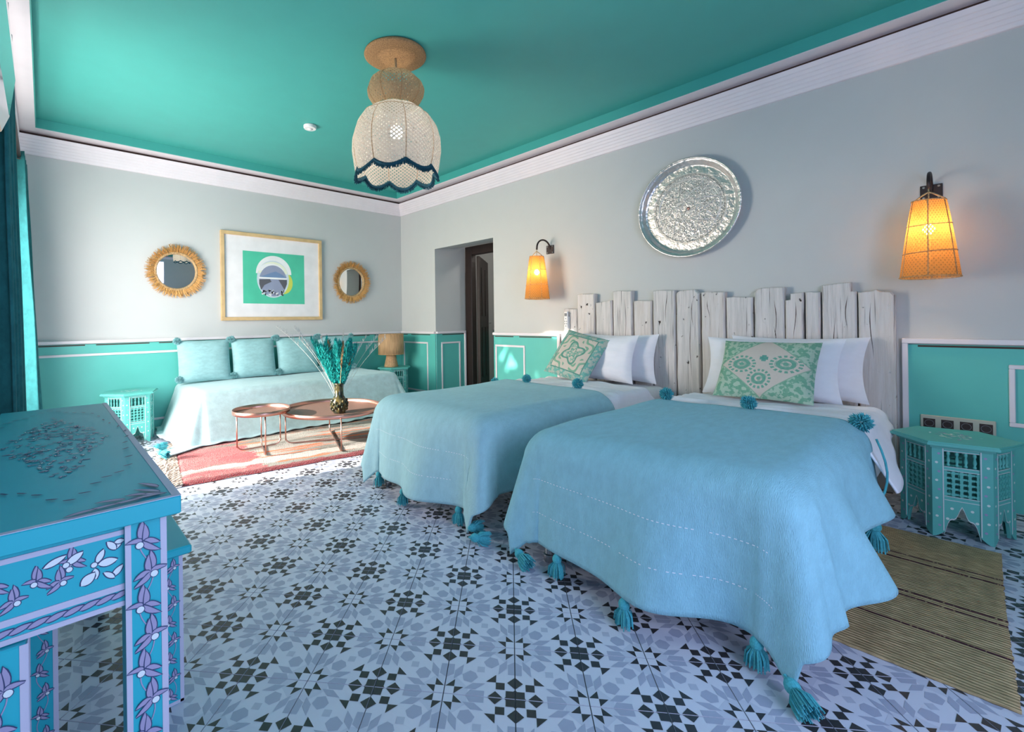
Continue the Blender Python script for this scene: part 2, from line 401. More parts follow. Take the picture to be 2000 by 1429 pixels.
# ceiling with raised teal field
ZL, ZC = 2.705, 2.79
struct(MB().box(XL - .15, DXB, YF - .15, YB + .15, ZC, 2.95).build('ceiling', 'ceiling_teal'))
def ring(mb, w0, w1, z0, z1):
    mb.box(XL + w0, XL + w1, YF + w0, YB - w0, z0, z1).box(XR - w1, XR - w0, YF + w0, YB - w0, z0, z1)
    mb.box(XL + w1, XR - w1, YF + w0, YF + w1, z0, z1).box(XL + w1, XR - w1, YB - w1, YB - w0, z0, z1); return mb
struct(ring(MB(), .0, .2, ZL, ZC - .0005).build('trim_1', 'trim_white'))
struct(ring(MB(), .2, .206, ZL + .004, ZC - .0005).build('trim_2', 'ceiling_teal'))
# crown moulding: mitred sweep of a reeded profile round the room
prof = [(.0, 2.528), (.014, 2.528)]
for k in range(6):
    t0, t1 = k/6, (k+.8)/6
    prof += [(.014 + .086*t0 + .004, 2.531 + .139*t0), (.014 + .086*t1, 2.531 + .139*t1)]
prof += [(.1, 2.675), (.0, 2.675)]
mb = MB(); n = len(prof)
vs = [(p[0]*sx + bx, p[0]*sy_ + by, p[1]) for (bx, by, sx, sy_) in ((XL, YF, 1, 1), (XR, YF, -1, 1), (XR, YB, -1, -1), (XL, YB, 1, -1)) for p in prof]
mb.add(vs, [(k*n + i, ((k+1) % 4)*n + i, ((k+1) % 4)*n + i+1, k*n + i+1) for k in range(4) for i in range(n-1)])
struct(mb.build('trim_3', 'trim_white'))
struct(ring(MB(), .0, .055, 2.675, ZL).build('gap_shade_strip', 'shade_crack_brown'))  # dark filler standing in for the shade inside the gap over the crown

# wainscot, rail and panel mouldings belong to their walls; built in a frame (along s, out of wall d, up z)
def wainscot(wall, X, s0, s1, panels, ends=(), rail=True):
    def b(name, mat, *bx):
        m = MB(); m.X = X; m.cbox(*bx, b=.0025); return m.build(name, mat, wall)
    b('wainscot_panel', 'dado_teal', s0, s1, 0, .012, 0, .872)
    if rail:
        b('rail', 'trim_white', s0, s1, 0, .034, .878, .906)
        k = s0 + .1
        m = MB(); m.X = X
        while k < s1 - .05:
            m.box(k, min(k + .42, s1 - .02), .006, .0128, .858, .868); k += .5
        m.build('rail_shade_strip', 'shade_crack_brown', wall)  # dark strips standing in for the shadow line under the rail
    for (p0, p1, z0, z1) in panels:
        m = MB(); m.X = X
        wd = .022
        m.cbox(p0, p1, .012, .022, z1 - wd, z1, .003).cbox(p0, p1, .012, .022, z0, z0 + wd, .003)
        m.cbox(p0, p0 + wd, .012, .022, z0 + wd, z1 - wd, .003).cbox(p1 - wd, p1, .012, .022, z0 + wd, z1 - wd, .003)
        m.build('panel_moulding', 'trim_white', wall)
    for e in ends: b('end_moulding', 'trim_white', e - .013, e + .013, 0, .03, 0, .878)
XB_ = Matrix(((1, 0, 0, 0), (0, -1, 0, YB), (0, 0, 1, 0), (0, 0, 0, 1)))
XR_ = Matrix(((0, -1, 0, XR), (1, 0, 0, 0), (0, 0, 1, 0), (0, 0, 0, 1)))
XJ_ = Matrix(((1, 0, 0, 0), (0, -1, 0, DY1), (0, 0, 1, 0), (0, 0, 0, 1)))
XL_ = Matrix(((0, 1, 0, XL), (1, 0, 0, 0), (0, 0, 1, 0), (0, 0, 0, 1)))
wainscot(wall_back, XB_, XL, XR - .012, [(-.16, 3.70, .10, .785)])
wainscot(wall_right, XR_, DY1, YB - .012, [(4.80, 5.345, .10, .765)])
wainscot(wall_right, XJ_, XR + .001, 4.335, [(3.90, 4.235, .13, .765)], (4.325,))
wainscot(wall_right, XR_, 2.72, DY0 - .001, [(3.16, 3.585, .10, .772)], (2.733,))
wainscot(wall_right, XR_, -1.28, .306, [(-1.2, -.096, .45, .775), ], (.293,))
wainscot(wall_left, XL_, 4.82, YB - .03, [])

# dark wooden door and its frame at the end of the recess
d = MB().cbox(DXB, DXB + .09, DY1 - .13, DY1 - .005, 0, 2.045, .006).cbox(DXB, DXB + .09, DY0 - .1, DY0 + .02, 0, 2.045, .006).cbox(DXB + .001, DXB + .089, DY0 + .02, DY1 - .13, 1.93, 2.045, .006).build('door_1', 'dark_wood'); struct(d)
ang = math.radians(36)
m = MB(); m.X = T(4.46, 4.505, 0) @ Rz(ang)
m.cbox(0, .80, -.022, .022, .01, 1.92, .005); lf = m.build('door_leaf', 'dark_wood', d)
for (a0, a1, z0, z1) in ((.12, .36, .25, .95), (.44, .68, .25, .95), (.12, .36, 1.1, 1.78), (.44, .68, 1.1, 1.78)):
    m = MB(); m.X = T(4.46, 4.505, 0) @ Rz(ang); m.cbox(a0, a1, -.032, -.022, z0, z1, .005); m.build('door_panel', 'dark_wood', lf)
m = MB(); m.X = T(4.46, 4.505, 0) @ Rz(ang); m.tube([(.74, -.03, 1.0), (.74, -.07, 1.0), (.64, -.07, 1.0)], .009); m.build('door_handle', 'steel', lf)

# ------------------------------------------------------------------ floor of patterned tiles
TS, TP = .2, Vector((.6996, 1.1508)); TA = -PI/4 - .0606
struct(MB().box(XL - .15, HX, YF - .15, YB + .15, -.06, -.0035).build('floor', 'grout'))
floor = bpy.data.objects['floor']
def clip(poly, lo, hi):
    for ax, val, sg in ((0, lo, 1), (0, hi, -1), (1, lo, 1), (1, hi, -1)):
        out = []
        for i, p in enumerate(poly):
            q = poly[(i+1) % len(poly)]; a, b = (p[ax]-val)*sg, (q[ax]-val)*sg
            if a >= 0: out.append(p)
            if (a > 0 and b < 0) or (a < 0 and b > 0):
                t = a/(a-b); out.append((p[0] + (q[0]-p[0])*t, p[1] + (q[1]-p[1])*t))
        poly = out
        if len(poly) < 3: return []
    return poly
def rot(p, a): c, s = math.cos(a), math.sin(a); return (p[0]*c - p[1]*s, p[0]*s + p[1]*c)
ROS, STAR = [], []
for k in range(4):
    r = lambda pts: [rot(p, k*PI/2) for p in pts]
    ROS.append((r([(.170, 0), (.280, .113), (.390, 0), (.280, -.113)]), 4, 3))
    ROS.append((r([(.148, .148), (.272, .148), (.272, .272), (.148, .272)]), 4, 3))
    ROS.append((r([(.272, .272), (.415, .272), (.272, .415)]), 4, 3))
    for sg in (1, -1):
        STAR.append((r([(.138, .136*sg), (.138, .010*sg), (.268, .136*sg)][::sg]), 4, 3))
        rh = [rot(p, sg*PI/8) for p in ((.30, 0), (.45, .058), (.62, 0), (.45, -.058))]
        STAR.append((r(rh), 2, 2))
    STAR.append((r([(.30, 0), (.37, -.105), (.565, -.10), (.54, 0), (.37, .105)][:3] + [(.565, .10), (.37, .105)]), 2, 1))
    pent = [rot(p, PI/4) for p in ((.37, 0), (.43, -.10), (.57, -.085), (.60, 0), (.57, .085), (.43, .10))]
    STAR.append((r(pent), 2, 1))
ROS.append((ngon(4, .186, PI/4), 4, 3)); ROS.append((ngon(4, .158, 0), 4, 4))
STAR.append(([(-.137, -.137), (.137, -.137), (.137, .137), (-.137, .137)], 0, 3))
STAR.append((ngon(8, .36, PI/8), 1, 0))
g = .0075
def tile_geometry(mb):
    mb.add([(g, g, -.03), (1-g, g, -.03), (1-g, 1-g, -.03), (g, 1-g, -.03), (g, g, 0), (1-g, g, 0), (1-g, 1-g, 0), (g, 1-g, 0)],
           [(4, 5, 6, 7), (0, 1, 5, 4), (1, 2, 6, 5), (2, 3, 7, 6), (3, 0, 4, 7)], 0)
    mb.poly([(.445, .445), (.555, .445), (.555, .555), (.445, .555)], .0012, 3)
    for (cx, cy, pat) in ((0, 0, ROS), (1, 1, ROS), (1, 0, STAR), (0, 1, STAR)):
        for poly, mi, lay in pat:
            q = clip([(p[0] + cx, p[1] + cy) for p in poly], g, 1-g)
            if len(q) > 2: mb.poly(q, .0012 + lay*.0006, mi)
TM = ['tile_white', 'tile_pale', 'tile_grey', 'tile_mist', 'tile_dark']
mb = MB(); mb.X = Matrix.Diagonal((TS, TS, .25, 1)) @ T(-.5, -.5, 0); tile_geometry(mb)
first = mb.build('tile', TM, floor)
tile_me = first.data; bpy.data.objects.remove(first)
cells = []
for i in range(-40, 45):
    for j in range(-40, 45):
        q = rot(((i+.5)*TS, (j+.5)*TS), TA); x, y = TP.x + q[0], TP.y + q[1]
        if (XL - .07 < x < XR + .07 and YF - .07 < y < YB + .07) or (XR < x < HX - .05 and 3.2 < y < 5.25):
            fw = x*sy + y*cy_; rt = x*cy_ - y*sy
            vis = fw > .4 and abs(rt)/max(fw, .01) < 1.3 and not (1.75 < x and .5 < y < 2.5) and not (y > 4.6 and x > 1.0)
            cells.append((0 if vis else 1, math.hypot(x, y), x, y, (i+j) % 2))
cells.sort()
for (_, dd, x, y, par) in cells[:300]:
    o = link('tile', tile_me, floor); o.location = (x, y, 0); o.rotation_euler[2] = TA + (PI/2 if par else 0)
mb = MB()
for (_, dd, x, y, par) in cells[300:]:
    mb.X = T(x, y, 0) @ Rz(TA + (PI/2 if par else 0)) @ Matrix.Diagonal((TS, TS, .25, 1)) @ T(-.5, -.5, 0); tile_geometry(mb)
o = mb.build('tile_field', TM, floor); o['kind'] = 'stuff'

# ------------------------------------------------------------------ soft things
def cloth(rect, z, over, tilt, rho, span, n, wav=(.018, 9, 0), corner=.16, seed=0, lift=.004, floor_z=.012):
    """returns f(x,y)->point for a cloth lying on rect=(x0,x1,y0,y1) at height z and falling over its edges"""
    x0, x1, y0, y1 = rect
    tn = math.tan(tilt)
    def f(x, y, off=0.0):
        cx, cy = min(max(x, x0 + rho), x1 - rho), min(max(y, y0 + rho), y1 - rho)
        dx, dy = x - cx, y - cy; r = math.hypot(dx, dy)
        nz = noise.noise(Vector((x*2.2 + seed, y*2.2, seed)))*.012 + noise.noise(Vector((x*6, y*6 + seed, 3.3)))*.004
        if r < 1e-6: return (x, y, z + lift + nz + off)
        nx, ny = dx/r, dy/r; q = rho*PI/2
        if r < q: a = r/rho; lat, dn = rho*math.sin(a), rho*(1 - math.cos(a))
        else: lat, dn = rho + (r - q)*math.sin(tilt), rho + (r - q)*math.cos(tilt)
        k = max(0, r - q*.4)
        ph = math.atan2(abs(dy), abs(dx)) if abs(dx) > 1e-6 and abs(dy) > 1e-6 else (0 if abs(dy) < 1e-6 else PI/2)
        s_ = (cy if abs(dx) > abs(dy) else cx)
        wv = (math.sin(s_*wav[1] + seed) + .6*math.sin(s_*wav[1]*1.9 + seed*2.3) + .5*noise.noise(Vector((s_*5, seed, 1))))*wav[0]*k/.4
        cn = math.sin(2*ph); lat += wv*(1 - cn) + corner*k*cn*(.35 + .65*math.cos(6*(ph - PI/4)))
        zz = z + lift + nz*max(0, 1 - r*6) - dn
        if zz < floor_z: lat += (floor_z - zz)*.8; zz = floor_z + .004*math.sin(40*s_)
        return (cx + nx*(lat + off), cy + ny*(lat + off), zz + off*.3)
    return f
def pom_mesh():
    mb = MB(); rnd = random.Random(3)
    for i in range(170):
        zc = 1 - 2*(i + .5)/170; t = i*2.399963; s_ = math.sqrt(1 - zc*zc)
        dv = Vector((s_*math.cos(t), s_*math.sin(t), zc)); L = 1 + rnd.uniform(-.16, .1)
        a = dv.orthogonal().normalized(); b = dv.cross(a); p0 = dv*.35; wd = .085
        mid = dv*L*.8 + a*rnd.uniform(-.08, .08)
        ring0 = [p0 + (a*math.cos(k*2*PI/3) + b*math.sin(k*2*PI/3))*wd*.7 for k in range(3)]
        ring1 = [mid + (a*math.cos(k*2*PI/3) + b*math.sin(k*2*PI/3))*wd for k in range(3)]
        tip = dv*L + a*rnd.uniform(-.1, .1) + b*rnd.uniform(-.1, .1)
        mb.add([tuple(v) for v in ring0 + ring1] + [tuple(tip)], [(0, 1, 4, 3), (1, 2, 5, 4), (2, 0, 3, 5), (3, 4, 6), (4, 5, 6), (5, 3, 6)])
    o = mb.build('pompom', 'pom_teal'); me = o.data; bpy.data.objects.remove(o); return me
def tassel_mesh():
    """unit tassel, 1 long, hanging from the origin down to z=-1"""
    mb = MB(); rnd = random.Random(5)
    mb.tube([(0, 0, .05), (0, 0, -.12)], .045, 6)
    mb.lathe([(.03, -.04), (.10, -.07), (.17, -.16), (.20, -.26), (.19, -.35), (.14, -.42), (.13, -.45)], 12)
    for i in range(64):
        t = i*2.39996; r0 = .05 + .09*math.sqrt(i/64); sp = rnd.uniform(.24, .40)*(.35 + .65*math.sqrt(i/64)); L = rnd.uniform(.9, 1.03)
        c, s_ = math.cos(t), math.sin(t)
        mb.tube([(r0*c, r0*s_, -.40), (sp*.9*c, sp*.9*s_, -.62), (sp*1.02*c, sp*1.02*s_, -L)], [.022, .028, .024], 3)
    o = mb.build('tassel', 'pom_teal'); me = o.data; bpy.data.objects.remove(o); return me
POM, TAS = pom_mesh(), tassel_mesh()
POM2 = POM.copy(); POM2.materials[0] = M['pom_pale']
def pom(parent, p, r, rz=0.0, me=None):
    o = link('pompom', me or POM, parent); o.location = p; o.scale = (r, r, r); o.rotation_euler = (rz, rz*1.7, rz*2.3); return o
def tassel(parent, p, L, tx=0.0, ty=0.0):
    o = link('tassel', TAS, parent); o.location = p; o.scale = (L, L, L); o.rotation_euler = (tx, ty, p[1]*7); return o
def thicken(o, t, off=-1):
    md = o.modifiers.new('thickness', 'SOLIDIFY'); md.thickness = t; md.offset = off; return o

BEDZ = .50
def bed(y0, y1, lab, xf=1.60):
    t = thing('bed', lab, 'bed', (0, 0, 0))
    MB().cbox(xf + .02, 3.735, y0 + .02, y1 - .02, .17, .27, .01).build('bed_base', 'mattress_white', t)
    m = MB()
    def fn(u, v, rect=(xf, 3.735, y0, y1)):
        return 0
    r0 = .06; zs = []
    for k in range(7): a = PI/2*k/6; zs.append((BEDZ - r0 + r0*math.sin(a), r0*(1 - math.cos(a))))
    zs = [(.272, .02), (.30, 0)] + zs
    def rr(i, c=.10, n=6):
        pts = []
        for (qx, qy, a0) in ((3.735 - c, y1 - c, 0), (xf + c, y1 - c, PI/2), (xf + c, y0 + c, PI), (3.735 - c, y0 + c, 1.5*PI)):
            pts += [(qx + (c - i)*math.cos(a0 + PI/2*k/n), qy + (c - i)*math.sin(a0 + PI/2*k/n)) for k in range(n+1)]
        return pts
    rings = [rr(i) for z, i in zs]; n = len(rings[0])
    m.add([(p[0], p[1], z[0]) for r_, z in zip(rings, zs) for p in r_],
          [tuple(range(n-1, -1, -1)), tuple(range((len(zs)-1)*n, len(zs)*n))] + [(k*n + i, k*n + (i+1) % n, (k+1)*n + (i+1) % n, (k+1)*n + i) for k in range(len(zs)-1) for i in range(n)])
    smooth_by_angle(m.build('mattress', 'mattress_white', t), .8)
    for lx in (xf + .04, 3.62):
        for ly in (y0 + .10, y1 - .10):
            m = MB(); m.X = T(lx, ly, 0); m.lathe([(.024, 0), (.026, .004), (.026, .03), (.02, .034), (.02, .172)], 16); smooth_by_angle(m.build('leg', 'steel', t))
    return t
B2, B1 = (.35, 1.34), (1.62, 2.60)
bed(*B2, 'single bed with white mattress beside the mint bedside table')
bed(*B1, 'single bed with white mattress on the doorway side of the room')
def dress(b, name_lab, sheet_lab, blanket_mat, seed, pomp, tass, stitch, fold=1.0, side=.25, side1=.37, foot=.425, head=2.77):
    y0, y1 = b
    sf = cloth((1.60, 3.735, y0 - .012, y1 + .012), BEDZ, .2, .55, .06, 0, 0, (.012, 14, 0), .1, seed + 4, .034)
    m = MB(); sh0, sh1 = 2.715, 3.38
    def sheet(u, v):
        x = sh0 + (sh1 - sh0)*u; e0 = (.215 + .04*math.sin(u*5 + seed))*(1 - .9*max(0, u - .35)); y = y0 - e0 + (y1 - y0 + 2*e0)*v
        x += .05*math.sin(v*5 + seed)*u + (abs(v - .5)*2)**6*.10*(u - .3)
        p = list(sf(x, y)); 
        if p[2] > BEDZ - .02: p[2] += .016*math.exp(-((u - .42)/.12)**2) + .007*math.sin(u*40 + 3*v + seed)*noise.noise(Vector((u*4, v*6, seed)))*2
        else: p[1] += .02*math.sin(u*16)*(1 if v > .5 else -1)*(BEDZ - p[2])*2
        return tuple(p)
    m.grid(60, 90, sheet)
    o = m.build('bed_sheet', 'sheet_white', None, True); thicken(o, .008); tag(o, sheet_lab, 'bed sheet')
    f = cloth((1.585, 3.735, y0 - .026, y1 + .026), BEDZ, .3, .17, .12, 0, 0, (.042, 8, 0), .10, seed, .056)
    xa, xb = 1.60 - foot, head
    def over(x): t = min(1, max(0, (2.45 - x)/.7)); q = min(1, max(0, (1.68 - x)/.4)); return (side + (side1 - side)*t*t*(3 - 2*t))*(1 - .42*q*q)
    def pt(x, y, off=0):
        p = f(x, y, off); q = max(0, BEDZ - .02 - p[2])
        # big folds thrown out along the long sides
        bulge = .42*q*math.exp(-((x - 1.96)/.13)**2) + .14*q*math.exp(-((x - 2.42)/.10)**2)
        if y < y0 - .03: p = (p[0], p[1] - bulge*fold - (fold - 1)*q*.05, p[2])
        elif y > y1 + .03: p = (p[0], p[1] + q*.04*fold, p[2])
        return p
    m = MB(); m.grid(100, 120, lambda u, v: (lambda x: pt(x, y0 - over(x) + (y1 - y0 + 2*over(x))*v))(xa + (xb - xa - .02*math.sin(v*9 + seed))*u))
    o = m.build('blanket', blanket_mat, None, True); thicken(o, .010, 1); tag(o, name_lab, 'blanket')
    for (y, r) in pomp:
        p = pt(head - .02, y); pom(o, (p[0] + .01, p[1], p[2] + r*.95), r, y*5)
    for (x, y, L) in tass:
        p = pt(x, y); L = min(L, max(.08, p[2] - .006))
        if p[2] > .085: tassel(o, (p[0] - .004, p[1], p[2] + .006), L)
        else: tassel(o, (p[0] - .02, p[1] - .01, .052), .10, 1.25, -.5)
    for (sx, ya_, yb_) in stitch:
        m = MB(); y = ya_; rnd = random.Random(int(sx*100))
        while y < yb_:
            if rnd.random() < .86:
                q = [pt(sx + dx, y + dy, .0135) for dx, dy in ((-.0012, 0), (.0012, 0), (.0012, .008), (-.0012, .008))]
                m.add(q, [(0, 1, 2, 3)])
            y += .0165
        m.build('stitch_line', 'sheet_white', o)['kind'] = 'stuff'
    return o, pt
hem = 1.60 - .425
b2, p2 = dress(B2, 'blue wool blanket with tassels on the bed beside the mint bedside table', 'white top sheet folded over on the bed beside the bedside table', 'blanket_blue', 1.3,
     ((1.225, .042), (.80, .042), (.345, .048)), ((hem, 1.13, .13), (hem, .80, .13), (hem, .44, .13), (hem, .20, .13), (hem, 1.50, .13)),
     ((1.44, .38, 1.32), (1.30, .32, 1.30)))
b1, p1 = dress(B1, 'blue wool blanket with tassels on the bed on the doorway side', 'white top sheet folded over on the bed on the doorway side', 'blanket_far', 4.1,
     ((2.62, .038), (2.28, .038), (1.83, .042)), ((hem, 2.52, .12), (hem, 2.16, .12), (hem, 1.76, .12), (hem, 1.30, .12), (hem + .06, 1.42, .12)),
     ((1.44, 1.65, 2.55), (1.30, 1.8, 2.5)), fold=0.0)

# cord tassel on the near side of the blanket
A, B = Vector(p2(2.72, B2[0] - .02)) + Vector((0, -.035, .0)), on_x(1706, 1010, 2.60)
m = MB(); m.tube([A + (B - A)*(k/8) + Vector((0, -.045*math.sin(PI*min(1, k/8 + .08)), -.012*math.sin(PI*k/8))) for k in range(9)], .0045, 6); m.build('cord', 'pom_teal', b2, True)
tassel(b2, tuple(B), .13)
def pillow_mesh(mb, w, h, t, seed=0, n=26, pinch=.07, wr_=.004):
    def sd(sg):
        def fn(u, v):
            a, b = 2*u - 1, 2*v - 1
            x = a*w/2*(1 - pinch*(1 - b*b)); y = b*h/2*(1 - pinch*(1 - a*a))
            k = max(0, (1 - abs(a)**3.2)*(1 - abs(b)**3.2))**.55
            z = sg*(t/2*k + (wr_*noise.noise(Vector((x*7 + seed, y*7, sg + seed))) + wr_*.5*noise.noise(Vector((x*6 + y*14 + seed, y*18 - x*5, sg))))*min(1, k*2))
            return (x, y, z)
        return fn
    mb.grid(n, n, sd(1)); 
    b = len(mb.f); mb.grid(n, n, sd(-1)); mb.f[b:] = [f[::-1] for f in mb.f[b:]]
    return mb
def frame(bot, up, wid):
    """matrix whose x follows wid, y follows up, origin at bot"""
    u = Vector(up).normalized(); wv = Vector(wid); wv = (wv - u*wv.dot(u)).normalized(); nz = wv.cross(u)
    return Matrix(((wv.x, u.x, nz.x, bot[0]), (wv.y, u.y, nz.y, bot[1]), (wv.z, u.z, nz.z, bot[2]), (0, 0, 0, 1)))
def soft(name, mat, X, w, h, t, lab, cat, group=None, seed=0, pinch=.07, wr_=.004):
    m = pillow_mesh(MB(), w, h, t, seed, pinch=pinch, wr_=wr_); o = m.build(name, mat, None, True)
    o.matrix_world = X @ T(0, h/2, 0); return tag(o, lab, cat, group)
soft('pillow', 'sheet_white', frame((3.625, .80, .52), (.07, 0, .38), (0, -1, 0)), .74, .40, .13, 'white bed pillow against the headboard on the bed beside the bedside table', 'pillow', None, 2, .09, .016)
soft('pillow', 'sheet_white', frame((3.44, .90, .525), (.12, 0, .38), (0, -1, 0)), .76, .40, .14, 'white bed pillow directly behind the green diamond-print cushion', 'pillow', None, 6, .09, .016)
soft('pillow', 'sheet_white', frame((3.635, 2.04, .52), (.06, 0, .38), (0, -1, 0)), .70, .40, .13, 'white bed pillow against the headboard on the bed on the doorway side', 'pillow', None, 11, .09, .016)
soft('pillow', 'sheet_white', frame((3.47, 2.14, .525), (.11, 0, .38), (0, -1, 0)), .68, .40, .14, 'white bed pillow directly behind the green flower-print cushion', 'pillow', None, 15, .09, .016)
soft('cushion', 'print_diamond', frame((3.22, .875, .545), (.25, 0, .345), (0, -1, 0)), .52, .42, .13, 'green and cream cushion printed with a diamond of paisleys', 'cushion', None, 3, .045)
soft('cushion', 'print_flower', frame((3.30, 2.33, .545), (.24, -.10, .36), (0, -1, 0)), .46, .45, .12, 'green and cream cushion printed with a large flower and border', 'cushion', None, 9, .045)

# ------------------------------------------------------------------ headboard of weathered planks
hb = thing('headboard', 'headboard of uneven weathered white planks against the wall', 'headboard', (3.76, 1.48, 0))
PL = [(1099, 1127, 603, 0), (1127, 1161, 574, 0), (1163, 1195, 589, 3), (1196, 1234, 568, 0), (1237, 1273, 587, 0), (1274, 1318, 567, 0), (1320, 1366, 567, 4), (1369, 1416, 570, 0), (1417, 1470, 580, 0), (1472, 1532, 562, 5), (1533, 1570, 573, 1), (1571.5, 1602, 570, 0), (1603.5, 1673, 553, 2), (1675, 1749, 568, 6)]
rnd = random.Random(21)
for i, (xa, xb, yt, kind) in enumerate(PL):
    A, B = on_x(xa, yt, 3.76), on_x(xb, yt, 3.76)
    ya, yb, zt = A.y - .002, B.y + .002, (A.z + B.z)/2
    nz = 26; prf = []
    w_ = ya - yb
    top = [(ya, 0), (ya - .3*w_, .004), (ya - .65*w_, -.002), (yb, -.003)]
    if kind == 1: top = [(ya, -.045), (ya - .28*w_, -.04), (ya - .30*w_, .0), (yb, .006)]
    if kind == 2: top = [(ya, -.008), (ya - .5*w_, .0), (ya - .84*w_, .004), (ya - .86*w_, -.052), (yb, -.055)]
    if kind == 3: top = [(ya, -.008), (yb, .010)]
    if kind == 4: top = [(ya, -.02), (ya - .15*w_, 0), (ya - .8*w_, .006), (yb, -.03)]
    if kind == 5: top = [(ya, -.03), (ya - .12*w_, -.004), (ya - .3*w_, .002), (yb, 0)]
    if kind == 6: top = [(ya, -.004), (ya - .4*w_, .0), (ya - .5*w_, .01), (ya - .62*w_, -.004), (ya - .9*w_, -.008), (yb, -.03)]
    left, right = [], []
    for k in range(1, nz):
        z = zt*(1 - k/nz) - .01
        jl = noise.noise(Vector((i*7.1, z*3.5, 0)))*.006 + noise.noise(Vector((i*3.1, z*12, 5)))*.002
        jr = noise.noise(Vector((i*5.3, z*3.5, 9)))*.006 + noise.noise(Vector((i*9.1, z*12, 2)))*.002
        left.append((ya - abs(jl), z)); right.append((yb + abs(jr), z))
    outline = [(y, zt + dz) for y, dz in top] + right + [(yb, 0), (ya, 0)] + left[::-1]
    th = rnd.uniform(-.008, .010)
    m = MB(); m.X = Matrix(((0, 0, -1, 3.818), (1, 0, 0, 0), (0, 1, 0, 0), (0, 0, 0, 1)))
    n = len(outline); cxm, czm = (ya + yb)/2, zt/2
    ins = [(cxm + (p[0] - cxm)*(1 - .008/(w_/2)), czm + (p[1] - czm)*.994) for p in outline]
    vs = [(p[0], p[1], 0) for p in outline] + [(p[0], p[1], .050 + th) for p in outline] + [(p[0], p[1], .058 + th) for p in ins]
    m.add(vs, [tuple(range(n))] + [tuple(range(3*n - 1, 2*n - 1, -1))] + [(k*n + j, k*n + n + j, k*n + n + (j+1) % n, k*n + (j+1) % n) for k in range(2) for j in range(n)])
    o = m.build('plank', 'plank_white_%d' % (i % 3)); o.parent = hb; o.matrix_parent_inverse = Matrix.Translation((-3.76, -1.48, 0))
    # deep drying cracks along the grain
    if i in (3, 5, 6, 7, 9, 10, 12, 13):
        for c_ in range(2 if i in (6, 9, 12) else 1):
            yc = yb + w_*rnd.uniform(.25, .75); zc = zt - rnd.uniform(.0, .08) - (.01 if c_ == 0 else .2); L = rnd.uniform(.12, .5)
            pts = []; k = 12
            for s_ in (1, -1):
                rng = range(k+1) if s_ == 1 else range(k, -1, -1)
                for j in rng:
                    t = j/k; wd = .0022*math.sin(PI*min(1, max(.03, t)))*(1.2 if t < .4 else .8)
                    pts.append((yc + .008*math.sin(t*4 + i) + s_*wd, zc - L*t))
            m = MB(); m.X = Matrix(((0, 0, -1, 3.818), (1, 0, 0, 0), (0, 1, 0, 0), (0, 0, 0, 1)))
            m.poly(pts, .0583 + th); cr = m.build('crack', 'shade_crack_brown'); cr.parent = o

# ------------------------------------------------------------------ wall things on the headboard wall
X0 = Matrix(((0, 0, -1, 0), (-1, 0, 0, 0), (0, 1, 0, 0), (0, 0, 0, 1)))      # x -> -y, y -> up, z -> out of the right wall
def at_right(y, z, x=XR): return T(x, y, z) @ X0
tr = thing('metal_tray', 'large round engraved silver metal tray hung on the wall above the beds', 'tray')
tr.matrix_world = at_right(1.497, 1.898, XR - .006)
m = MB(); m.lathe([(.372, .060), (.362, .058), (.352, .050), (.338, .022), (.332, .0135), (.326, .0121), (.315, .012), (.25, .012), (.2, .012), (.1, .012), (.03, .012), (.0001, .012)], 96, cap=False)
o = m.build('dish', 'tray_metal', tr, True)
m = MB(); m.lathe([(.0001, .002), (.32, .003), (.345, .03), (.368, .056)], 64, cap=False); m.build('dish_back', 'tray_metal', tr, True)
m = MB(); m.tube([(.377*math.cos(2*PI*k/96), .377*math.sin(2*PI*k/96), .058) for k in range(96)], .0085, 10, closed=True); m.build('rolled_rim', 'tray_metal', tr, True)
m = MB(); m.lathe([(.012, .012), (.011, .017), (.006, .020), (.0001, .021)], 20); m.build('boss', 'copper', tr, True)
m = MB()
for rad in (.272, .232, .225, .06):
    m.tube([(rad*math.cos(2*PI*k/80), rad*math.sin(2*PI*k/80), .0125) for k in range(80)], .0020, 5, closed=True)
m.build('engraved_ring', 'tray_line', tr, True)['kind'] = 'stuff'
m = MB()
for k in range(8):
    a0, a1 = 2*PI*k/8 + .25, 2*PI*(k+3)/8 + .25
    m.tube([(.222*math.cos(a0), .222*math.sin(a0), .0125), (.222*math.cos(a1), .222*math.sin(a1), .0125)], .0021, 5)
m.build('engraved_star', 'tray_line', tr, True)

